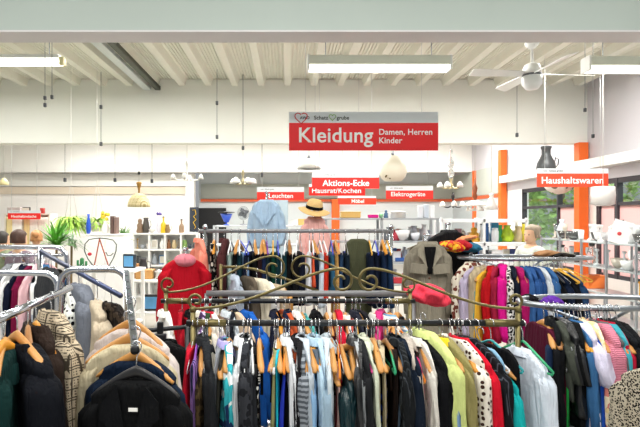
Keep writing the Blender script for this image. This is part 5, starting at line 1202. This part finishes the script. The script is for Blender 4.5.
out = [(x-101, y) for x, y in ((94, 269), (88, 261), (84.5, 253), (85, 246), (89, 241.5), (95, 240.5), (100, 240), (106, 240.5), (113, 242), (116.5, 246.5), (116, 253), (113.5, 260), (109, 268))]
MB().tube([(x*k, 0, z0(y)) for x, y in out], .55*k, 6).build('outline_wire', mat('#465049', .4, .5), rt)
for x0, x1 in ((99.5, 93.5), (99, 109)): MB().tube([((x0-101)*k, .01, z0(240)), ((x1-101)*k, .01, z0(270.5))], .65*k, 6).build('red_strut', mat('#b0503c', .5), rt)
MB().tube([((x-101)*k, -.01, z0(y)) for x, y in ((106, 254), (108, 257.5), (111, 257.5), (113.5, 255))], .5*k, 6).build('curl', mat('#465049', .4, .5), rt)
MB().ball(((90-101)*k, -.012, z0(256)), 1.7*k, 10, 6, (1.3, .6, 1)).build('red_heart', mat('#c8283c', .5), rt)
MB().lathe([(.13, 0), (.13, .012), (.02, .02), (.005, .02)]).build('foot', mat('#b38a45', .5), rt)
# second table with wooden box, small screen
Yu = 8; a, b = shelf_px(131, Yu), shelf_px(167, Yu); zu = at(0, 280.5, Yu).z
table('display_table', a, b, Yu, .6, zu, 'white table with the wooden box left of the red coat')
g = 'things on the white tables'
good('box', shelf_px(145.5, Yu+.25), Yu+.25, zu, .27, .15, mat('#c08f52', .5, 0, .2, 12), 'light wooden box on the white table left of the red coat', g)
good('bin', shelf_px(135, Yu+.3), Yu+.3, zu, .12, .24, mat('#a9794a', .6, 0, .2, 12), 'tall brown basket box beside the light wooden box', g)
good('jug', shelf_px(143, Yu+.45), Yu+.45, zu, .16, .33, mat('#2d2c2d', .4), 'black jug behind the light wooden box', g)
rs = good('screen', shelf_px(129.5, 7.4), 7.4, zt, .19, .21, mat('#26303a', .4), 'small blue screen with dark frame on the tall white table', g, rz=R(-10))
good('pot', shelf_px(159, Yu+.3), Yu+.3, zu, .18, .14, mat('#b9bcbc', .3, .6), 'steel cooking pot at the right end of the white table', g)
# shelf with television seen low between the racks
Yv = 8.05; z3 = at(0, 303, Yv).z
good('screen', shelf_px(152, Yu+.2), Yu+.2, .335, .36, .26, mat('#2a2c30', .4), 'grey boxy television on the lower shelf of the white table', g)
# textiles shelf under the left sign
Yw = 12.9; a, b = shelf_px(5, Yw), shelf_px(49, Yw); zt = at(0, 213.5, Yw).z
rt = empty('shelf_unit', ((a+b)/2, Yw, 0)); h = (b-a)/2; tag(rt, 'tall pale shelf unit under the small sign at far left', 'shelf')
CRM = mat('#efe8dc', .6)
for s in (-1, 1): boxobj('side_panel', s*h-.02, s*h+.02, 0, .45, 0, zt, CRM, rt)
for z in (.1, .6, 1.1, 1.55, zt): boxobj('shelf_board', -h, h, 0, .45, z-.03, z, CRM, rt)
boxobj('back_panel', -h, h, .44, .46, 0, zt, mat('#e9dccb', .7), rt)
g = 'things on top of the tall pale shelf'
good('frame', shelf_px(26, Yw+.2), Yw+.2, zt, .24, .17, mat('#2e2e30', .5), 'small black framed picture on top of the tall pale shelf', g)
good('box', shelf_px(42.5, Yw+.2), Yw+.2, zt, .1, .14, mat('#b0332c', .5), 'small red tin on top of the tall pale shelf', g)
good('bin', shelf_px(16, Yw+.2), Yw+.2, zt, .34, .16, mat('#b4acaa', .7), 'grey storage box on top of the tall pale shelf', g)
for i, (px, w, colr, nm_) in enumerate(((9.5, 3, '#ead9a0', 'pale yellow'), (17, 5, '#fbfbf6', 'bright white'), (27, 3.2, '#e8cf98', 'mustard cream'), (34, 4, '#f3efe6', 'off white'), (43, 5, '#ebe4d8', 'light sand'))):
    kk = Yw/500; o = MB().rings(slab_rings(random.Random(i), w*kk, w*kk, .03, 0, .95, .01)).build('curtain', fabric(colr)); o.location = (shelf_px(px, Yw-.05), Yw-.05, zt-.1)
    tag(o, '%s hanging curtain below the small sign at far left' % nm_, 'curtain', 'curtains under the far left sign')
# poster by the doorway, dark cupboard, blue funnel lamp, fan on a shelf
rt = empty('poster', at(192, 232, 17.9)); tag(rt, 'black poster with yellow lettering beside the dark doorway', 'poster'); k = 17.9/500
rt.location.y = 18.3
boxobj('board', -4.6*k, 4.6*k, 0, .02, 0, 25*k, mat('#2c3340', .5), rt)
MB().tube([(x*k, -.012, z*k) for x, z in ((-1.5, 22), (1, 22.5), (2, 18), (-.5, 15.5), (2.2, 12.5), (-.8, 9.5), (1.8, 5), (.4, 3))], 1.5*k, 6, .2).build('yellow_lettering', mat('#f0c51c', .5), rt)
MB().tube([(0, .01, -rt.location.z), (0, .01, 0)], .02, 8).build('pole', STEEL(), rt)
MB().lathe([(.25, -rt.location.z), (.25, -rt.location.z+.02), (.02, -rt.location.z+.04)]).build('base', STEEL(), rt)
Yf = 9.4; a, b = shelf_px(214, Yf), shelf_px(322, Yf); zf = at(0, 225.5, Yf).z
def metal_shelf(name, a, b, Y, dep, zs, ztop, label, m, posts=3, brd=.03):
    rt = empty(name, ((a+b)/2, Y, 0)); h = (b-a)/2; tag(rt, label, 'shelf')
    for i in range(posts):
        x = -h + 2*h*i/(posts-1)
        for y in (.02, dep-.02): boxobj('upright', x-.02, x+.02, y-.02, y+.02, 0, ztop, m, rt, .003)
    for z in zs: boxobj('shelf_board', -h, h, 0, dep, z-brd, z, m, rt, .003)
    return rt
metal_shelf('shelf_unit', a, b, Yf, .5, (.4, .9, 1.35, zf), zf, 'grey shelf unit behind the jeans rack carrying the fan', mat('#c9cdd0', .5, .2), 3)
rt = empty('table_lamp', (shelf_px(226.5, Yf+.2), Yf+.2, zf)); k = Yf/500; tag(rt, 'cobalt blue funnel lamp with flat black disc beside the doorway', 'lamp')
MB().lathe(P_([(3, 0), (3, .8), (.8, 1.4), (.7, 3), (2.4, 3.2), (6.5, 12), (6.1, 12), (2, 3.6)], k), n=20).build('blue_shade', mat('#2f57c8', .35), rt)
MB().lathe(P_([(.3, 12.6), (8.5, 13), (8.6, 13.6), (.3, 14.2)], k), n=20).build('black_disc', BLACKM(), rt)
MB().tube([(0, 0, 3*k), (0, 0, 14*k)], .5*k, 6).build('stem', BLACKM(), rt)
rt = empty('desk_fan', (shelf_px(243.5, Yf+.2), Yf+.2, zf)); tag(rt, 'grey desk fan on the shelf between the blue lamp and blue shirt', 'fan')
zc = 12.5*k
MB().lathe(P_([(4, 0), (4, .8), (.9, 1.6), (.7, 5)], k), n=16).build('base', mat('#8f9498', .4, .5), rt)
for rr in np.linspace(1.5, 6.8, 6): MB().tube([(rr*k*math.cos(t)*.85, -.06+.03*(rr/6.8)**2, zc + rr*k*math.sin(t)) for t in np.linspace(0, 2*PI, 25)], .22*k, 5).build('grille_ring', mat('#7c8186', .4, .6), rt)
for i in range(4):
    a_ = i*PI/2+.4; m = MB(); m.leaf((0, 0, zc), (math.cos(a_), .0, math.sin(a_)), 6*k, 2.4*k, 0, 4, Vector((0, 1, 0))); m.build('blade', mat('#5d646a', .4), rt)
MB().ball((0, .0, zc), 2*k, 12, 7).build('motor', mat('#6f757a', .4), rt)
g = 'things on the grey shelf behind the jeans'
good('box', shelf_px(303, Yf+.2), Yf+.2, zf, .18, .12, mat('#d6b36a', .6), 'small straw coloured box behind the straw hat', g)
good('bin', shelf_px(296, Yf+.2), Yf+.2, zf, .16, .1, mat('#e2e0da', .6), 'off white box left of the straw coloured box', g)
rt = empty('cupboard', (shelf_px(279, 17.3), 17.3, 0)); tag(rt, 'tall pale blue grey cupboard behind the light blue shirt', 'cupboard'); k = 17.3/500
boxobj('body', -9*k, 9*k, 0, .5, 0, at(0, 199, 17.3).z, mat('#93a3ad', .5, .1), rt, .01)
for s in (-1, 1): boxobj('door', min(s*8.8*k, s*.1*k), max(s*8.8*k, s*.1*k), -.02, 0, .1, at(0, 199, 17.3).z-.05, mat('#98a8b2', .5, .1), rt, .006)

# ------------------------------------------------------------------ middle and right shelves with crockery
Ym = 8.0; a, b = shelf_px(326, Ym), shelf_px(438, Ym)
zs = [at(0, y, Ym).z for y in (218, 241, 262, 284)]
metal_shelf('shelf_unit', a, b, Ym, .42, zs, zs[0], 'grey metal shelf with white crockery behind the trench coat', mat('#b7bcc2', .4, .5, .05), 3)
g = 'crockery on the grey metal shelf'
W1 = '#eceef0'
for (px, rowi, t, w, hh, colr, lb) in (
 (398, 0, 'pot', .24, .12, '#e9e9e6', 'white casserole pot with dark rim on top of the metal shelf'), (373, 0, 'box', .16, .05, '#d8288c', 'flat bright pink box on top of the metal shelf'), (386, 0, 'figurine', .08, .13, '#4a6a8c', 'blue figurine left of the white casserole pot'), (381, 0, 'cup', .07, .08, '#8fcf9c', 'mint green cup beside the pink box'),
 (420, 0, 'bin', .08, .2, '#dfe3e8', 'white upright box left of the pale stack on the metal shelf'), (426, 0, 'bin', .08, .22, '#c9d2dc', 'pale blue grey upright box on top of the metal shelf'), (432, 0, 'bin', .07, .2, '#eef0f2', 'slim white upright box at the end of the metal shelf'), (350, 0, 'bin', .32, .1, '#d9b46c', 'low straw brown box on top of the metal shelf'),
 (396, 1, 'jug', .13, .18, '#b83a4a', 'red and white jug on the second board of the metal shelf'), (402, 1, 'bowl', .26, .17, W1, 'large white tureen bowl on the second board of the metal shelf'), (415, 1, 'bowl', .16, .13, '#dfe5ee', 'smaller white bowl beside the large tureen'), (414, 1, 'jug', .12, .24, '#c5cdd8', 'pale blue jug behind the smaller white bowl'), (424, 1, 'vase', .12, .26, '#e8ebee', 'white vase behind the trench coat collar'), (388, 1, 'vase', .1, .22, '#aab6c4', 'grey blue vase above the jeans end'),
 (400, 2, 'box', .18, .06, '#3c62a8', 'blue box on the third board of the metal shelf'), (396, 2, 'bin', .14, .16, '#dfe3ea', 'white carton behind the blue box'), (411, 2, 'tumbler', .14, .2, '#e9e6e2', 'tall white beaker on the third board of the metal shelf'), (405, 2, 'vase', .08, .19, '#8a96a8', 'slate vase between the carton and the beaker'),
 (400, 3, 'bin', .24, .09, '#c63a46', 'red tray box on the lowest visible board of metal shelf'), (411, 3, 'jug', .12, .14, '#d9dde2', 'pale jug beside the red tray box')):
    y = Ym + (.12 if hh < .2 else .3)
    good(t, shelf_px(px, y), y, zs[rowi], w, hh, mat(colr, .25, 0, .05), lb, g)
Yn = 8.7; a, b = shelf_px(442, Yn), shelf_px(527, Yn)
zs = [at(0, y, Yn).z for y in (219, 242.5, 262, 284)]
metal_shelf('shelf_unit', a, b, Yn, .42, zs, zs[0]+.02, 'white shelf unit with coloured bottles left of the woman', mat('#f0f0f2', .4), 3, .06)
g = 'goods on the white shelf unit'
for (px, rowi, t, w, hh, colr, lb) in (
 (446, 1, 'pot', .2, .2, '#5a5a5c', 'dark metal pot at the left of the white shelf unit'), (458, 1, 'jug', .16, .24, '#6f4a50', 'dark reddish jug on the white shelf unit'), (464, 1, 'bowl', .14, .12, '#dcd8d0', 'cream bowl between the dark jug and the yellow bird'), (474, 1, 'figurine', .2, .26, '#e2a92c', 'yellow bird figurine on the white shelf unit'), (481, 1, 'bottle', .08, .3, '#e9ecee', 'white bottle right of the yellow bird figurine'),
 (485.5, 1, 'bin', .09, .33, '#4a78b8', 'upright blue carton on the white shelf unit'), (494.5, 1, 'bin', .12, .34, '#2f8fb8', 'upright teal carton beside the tall white canister'), (499.5, 1, 'bin', .08, .3, '#3fa860', 'upright green carton left of the lime vase'), (495, 1, 'jar', .12, .25, '#d4d8dc', 'tall white canister in front of the teal carton'), (507, 1, 'vase', .2, .3, '#b9d62a', 'lime green vase on the white shelf unit'),
 (518, 1, 'jug', .14, .28, '#d8c49c', 'tan jug near the woman'), (524, 1, 'vase', .12, .32, '#e0d23c', 'yellow vase at the right end of the white shelf unit'), (452, 2, 'vase', .1, .2, '#c9ccd4', 'pale grey vase on the third board of white shelf unit'), (486, 2, 'jug', .12, .2, '#4a4e58', 'dark jug on the third board of white shelf unit'), (496, 2, 'bin', .2, .2, '#e8e8ea', 'wide white carton on the third board'), (506, 2, 'frame', .15, .22, '#d9d4d0', 'white framed picture on the third board'), (512, 2, 'bin', .1, .22, '#2c3f7c', 'navy carton on the third board left of the woman'), (517, 2, 'tumbler', .1, .17, '#c2c8ce', 'grey beaker beside the navy carton')):
    y = Yn + (.12 if hh < .26 else .28)
    good(t, shelf_px(px, y), y, zs[rowi], w, hh, mat(colr, .3, 0, .06), lb, g)
rng = random.Random(77)
pal = [('#eef0f2', 'white'), ('#c9d3de', 'pale blue'), ('#9fb0c4', 'blue grey'), ('#dcd5c6', 'cream'), ('#7d8794', 'slate grey'), ('#b9474f', 'red'), ('#3f64a6', 'blue'), ('#e4e8ea', 'off white')]
def fill(x0, x1, Y, zz, rowname, where, tys, grp, n):
    for i in range(n):
        t = tys[rng.randrange(len(tys))]; cc, cn = pal[rng.randrange(len(pal))]
        w, hh = {'bowl': (.17, .10), 'cup': (.08, .1), 'jug': (.11, .19), 'vase': (.1, .22), 'pot': (.19, .15), 'bin': (.12, .2), 'tumbler': (.08, .13), 'bottle': (.08, .24), 'jar': (.1, .17)}[t]
        px = x0 + (x1-x0)*(i+.5)/n
        good(t, shelf_px(px, Y), Y, zz, w, hh, mat(cc, .3, 0, .05), '%s %s, back row, %s from left, %s board %s' % (cn, {'bin': 'carton'}.get(t, t), ORD[i], rowname, where), grp)
ORD = ['first', 'second', 'third', 'fourth', 'fifth', 'sixth', 'seventh', 'eighth', 'ninth', 'tenth', 'eleventh', 'twelfth']
zm = [at(0, y, Ym).z for y in (218, 241, 262, 284)]
T_ = ['bowl', 'jug', 'vase', 'pot', 'bin', 'tumbler', 'jar']
for r_, nm_ in ((1, 'second'), (2, 'third'), (3, 'fourth')): fill(384, 436, Ym+.36, zm[r_], nm_, 'of the grey metal shelf', T_, 'crockery on the grey metal shelf', 9)
T2 = ['bottle', 'jar', 'bin', 'vase', 'jug', 'cup']
fill(446, 524, Yn+.37, zs[1], 'second', 'of the white shelf unit', T2, 'goods on the white shelf unit', 12)
fill(446, 524, Yn+.37, zs[2], 'third', 'of the white shelf unit', T2, 'goods on the white shelf unit', 12)
# glass goods along the right windows
xs = 5.0; Y0, Y1 = 6.5, 9.85; zs = [1.46, 1.06, .66, .26]
rt = empty('glassware_shelf', (xs+.2, (Y0+Y1)/2, 0)); tag(rt, 'long grey metal shelf of glassware along the right windows', 'shelf'); SM = mat('#a7acb3', .35, .6, .05)
hy = (Y1-Y0)/2
for yy in np.linspace(-hy, hy, 6):
    for s in (-1, 1): boxobj('upright', s*.2-.016, s*.2+.016, yy-.016, yy+.016, 0, 1.5 if s < 0 else 1.5, SM, rt, .003)
for z in zs: boxobj('shelf_board', -.2, .2, -hy, hy, z-.025, z, mat('#b9c2c4', .3, .3), rt, .003)
g = 'glassware on the long shelf'; rng = random.Random(12)
kinds = ['bowl', 'jar', 'wine_glass', 'tumbler', 'vase', 'jug', 'bowl', 'candlestick']
names = ['first', 'second', 'third', 'fourth', 'fifth', 'sixth', 'seventh', 'eighth', 'ninth', 'tenth', 'eleventh', 'twelfth', 'thirteenth', 'fourteenth', 'fifteenth', 'sixteenth', 'seventeenth', 'eighteenth', 'nineteenth', 'twentieth', 'twenty-first', 'twenty-second', 'twenty-third', 'twenty-fourth']
tint = ['#f1f6f6', '#e6eef2', '#e9e2d2', '#d9e6ea', '#f4f4f4']
for lv, (z, n, nmz) in enumerate(((1.46, 24, 'top'), (1.06, 16, 'second'))):
    for i in range(n):
        yy = Y1 - .12 - (Y1-Y0-.3)*i/(n-1); t = kinds[rng.randrange(8)]
        w = {'bowl': .2, 'jar': .11, 'wine_glass': .09, 'tumbler': .08, 'vase': .12, 'jug': .12, 'candlestick': .09}[t]; hh = {'bowl': .11, 'jar': .18, 'wine_glass': .2, 'tumbler': .13, 'vase': .26, 'jug': .2, 'candlestick': .2}[t]
        tc = tint[rng.randrange(5)]
        mm = glassmat(tc, .05) if rng.random() < .3 else mat(tc, .2, 0, .03, 8, 0, .15)
        good(t, xs+.2+rng.uniform(-.1, .06), yy, z, w*1.25, hh*1.4, mm, '%s, %s piece from the far end on the %s glassware board' % ({'bowl': 'glass bowl', 'jar': 'glass jar', 'wine_glass': 'stemmed glass', 'tumbler': 'glass tumbler', 'vase': 'glass vase', 'jug': 'glass jug', 'candlestick': 'glass candlestick'}[t], names[i], nmz), g)
pc = rt = empty('price_board', (xs+.02, 7.62, 1.462)); tag(rt, 'white leaning price card with a red mark on the glassware shelf', 'card')
rt.rotation_euler = (0, 0, R(-25)); m = MB().box(-.13, .13, -.004, .004, 0, .36, .002); b_ = m.build('card', mat('#f4f2f2', .6), rt); b_.rotation_euler = (R(-8), R(18), 0)
MB().ball((0, 0, 0), .03, 8, 5, (1, .2, 1)).build('red_mark', mat('#d0454a', .5), rt).location = (.03, -.012, .15)
g = 'cartons behind the glassware'
good('bin', 4.9, 9.95, 0, .4, 1.1, mat('#ef6a2c', .5), 'orange carton column standing behind the glassware shelf', g)
good('bin', 5.35, 7.3, .66, .3, .25, mat('#f2b51e', .5), 'golden yellow carton low on the glassware shelf', g)
good('bin', 5.2, 8.5, .66, .3, .22, mat('#f07a30', .5), 'orange carton low on the glassware shelf', g)

# ------------------------------------------------------------------ shoppers
def person(x, y, hh, face, label, skin, hair, cloth, style, seed=1):
    """standing figure: hh = height, face = heading of the nose about Z"""
    rt = empty('person', (x, y, 0), face); tag(rt, label, 'person', None)
    s = hh/1.72
    J_ = [(0, 0, .95, .125, .10), (0, 0, 1.12, .12, .09), (0, 0, 1.30, .15, .105), (0, .0, 1.43, .10, .075), (0, .01, 1.50, .052, .052), (0, -.01, 1.58, .06, .07),
          (.17, 0, 1.40, .058, .058), (.22, .0, 1.14, .043, .043), (.20, -.12, .96, .034, .034), (.19, -.20, .90, .036, .022), (-.17, 0, 1.40, .058, .058), (-.22, 0, 1.14, .043, .043), (-.20, -.12, .96, .034, .034), (-.19, -.20, .90, .036, .022),
          (.09, 0, .86, .09, .095), (.10, 0, .48, .058, .062), (.10, .02, .09, .04, .04), (.10, -.12, .04, .042, .03), (-.09, 0, .86, .09, .095), (-.10, 0, .48, .058, .062), (-.10, .02, .09, .04, .04), (-.10, -.12, .04, .042, .03)]
    Ed = [(0, 1), (1, 2), (2, 3), (3, 4), (4, 5), (3, 6), (6, 7), (7, 8), (8, 9), (3, 10), (10, 11), (11, 12), (12, 13), (0, 14), (14, 15), (15, 16), (16, 17), (0, 18), (18, 19), (19, 20), (20, 21)]
    def skinmesh(idx, edges, grow, name, m, root):
        me = bpy.data.meshes.new(name); mp = {j: i for i, j in enumerate(idx)}
        me.from_pydata([tuple(c*s for c in J_[j][:3]) for j in idx], [(mp[a], mp[b]) for a, b in edges], [])
        o = bpy.data.objects.new(name, me); COL.objects.link(o)
        md = o.modifiers.new('skin', 'SKIN'); md.use_smooth_shade = True
        for i, j in enumerate(idx):
            v = me.skin_vertices[0].data[i]; v.radius = (J_[j][3]*s+grow, J_[j][4]*s+grow); v.use_root = (j == root)
        sb = o.modifiers.new('sub', 'SUBSURF'); sb.levels = 2; sb.render_levels = 2
        bpy.context.view_layer.update()
        new = bpy.data.meshes.new_from_object(o.evaluated_get(bpy.context.evaluated_depsgraph_get()))
        bpy.data.objects.remove(o); new.materials.clear(); new.materials.append(m)
        new.polygons.foreach_set('use_smooth', [True]*len(new.polygons))
        q = bpy.data.objects.new(name, new); COL.objects.link(q); q.parent = rt; return q
    body = skinmesh(list(range(22)), Ed, 0, 'body', skin, 0)
    # head: shaped rings merged into the body mesh
    n = 28; th = np.linspace(0, 2*PI, n, endpoint=False); A = []
    for (z, rx, ry, yc, nose) in ((1.515, .02, .03, -.02, 0), (1.522, .045, .055, -.025, 0), (1.545, .058, .078, -.018, 0), (1.575, .066, .088, -.008, .003), (1.60, .070, .092, -.002, .018), (1.62, .072, .093, .0, .012), (1.645, .075, .096, .004, .002), (1.675, .076, .098, .008, 0), (1.70, .070, .090, .010, 0), (1.72, .054, .068, .012, 0), (1.735, .025, .03, .012, 0)):
        yv = yc + ry*np.sin(th); yv = yv - nose*np.exp(-((th-1.5*PI)/.22)**2)*1.2
        eye = .006*np.exp(-((z-1.628)/.012)**2)*(np.exp(-((th-1.5*PI-.36)/.16)**2) + np.exp(-((th-1.5*PI+.36)/.16)**2))
        A.append(np.stack([rx*np.cos(th), yv+eye, np.full(n, z)], 1)*s)
    hb = MB().rings(np.array(A)); bm_o = hb.build('head_tmp', skin)
    import bmesh
    bm = bmesh.new(); bm.from_mesh(body.data); bm.from_mesh(bm_o.data); bm.to_mesh(body.data); bm.free(); bpy.data.objects.remove(bm_o)
    for sd in (-1, 1):
        MB().ball((sd*.074*s, .012*s, 1.615*s), .026*s, 10, 6, (.4, .7, 1.15)).build('ear', skin, rt)
        MB().ball((sd*.028*s, -.080*s, 1.628*s), .0095*s, 8, 6).build('eye', mat('#3b2c22', .3), rt)
    MB().ball((0, -.094*s, 1.556*s), .02*s, 10, 5, (1.1, .35, .32)).build('mouth', mat('#a8544c', .5), rt)
    # hair
    rng = random.Random(seed); ff = fold_fn(rng, .022, 40); A = []
    low = {'bun': 1.58, 'short': 1.57, 'bob': 1.56}[style]
    for z in (1.768, 1.765, 1.752, 1.73, 1.70, 1.66, 1.62, 1.58, 1.54, 1.50):
        if z < low: break
        t = max(0, min(1, (1.768-z)/.09)); rr = math.sqrt(max(.02, t*(2-t))) if z > 1.68 else 1
        rx, ry = .092*rr, .112*rr; x = rx*np.cos(th); y = .022 + ry*np.sin(th)
        if z < 1.69: y = np.maximum(y, -.045+ (1.69-z)*.35)       # the face stays free
        d = ff(th, np.full(n, z)); A.append(np.stack([x*(1+d*6), y*(1+d*4), np.full(n, z)], 1)*s)
    MB().rings(np.array(A)).build('hair', hair, rt)
    if style == 'bun': MB().ball((0, .115*s, 1.70*s), .062*s, 14, 9, (1, 1, .9)).build('hair_bun', hair, rt)
    skinmesh([0, 1, 2, 3, 6, 7, 8, 10, 11, 12], [(0, 1), (1, 2), (2, 3), (3, 6), (6, 7), (7, 8), (3, 10), (10, 11), (11, 12)], .012, 'pullover', cloth, 0)
    skinmesh([0, 14, 15, 16, 18, 19, 20], [(0, 14), (14, 15), (15, 16), (0, 18), (18, 19), (19, 20)], .014, 'trousers', fabric('#2b3348'), 0)
    for sd in (-1, 1): MB().ball((sd*.10*s, -.05*s, .045), .07*s, 12, 8, (.75, 1.9, .62)).build('shoe', mat('#2a2624', .5), rt)
    return rt
SK = mat('#e2b594', .5, 0, .05, 10); SK2 = mat('#d9a888', .5, 0, .05, 10)
x = at(20, 0, 6.5).x; person(x, 6.5, 1.66, R(160), 'person with dark brown hair facing away behind the far left rail', SK, mat('#4a2f22', .5, 0, .3, 40, .4), f('#8a7a86'), 'short', 1)
x = at(36.5, 0, 7.8).x; person(x, 7.8, 1.62, R(200), 'person with reddish blond hair in a bun at left', SK, mat('#c08a58', .5, 0, .25, 40, .4), f('#e6e2e2'), 'bun', 2)
x = at(3, 0, 7.2).x; person(x, 7.2, 1.62, R(150), 'person with short dark hair at the very left edge', SK2, mat('#2f2823', .5, 0, .3, 40, .4), f('#8f9a7c'), 'short', 3)
x = at(531, 0, 6.7).x; person(x, 6.7, 1.72, R(-62), 'person with grey blond hair bending over a rack near the glassware', SK, mat('#a3937f', .5, 0, .3, 40, .4), f('#d8dcd2'), 'bun', 4)
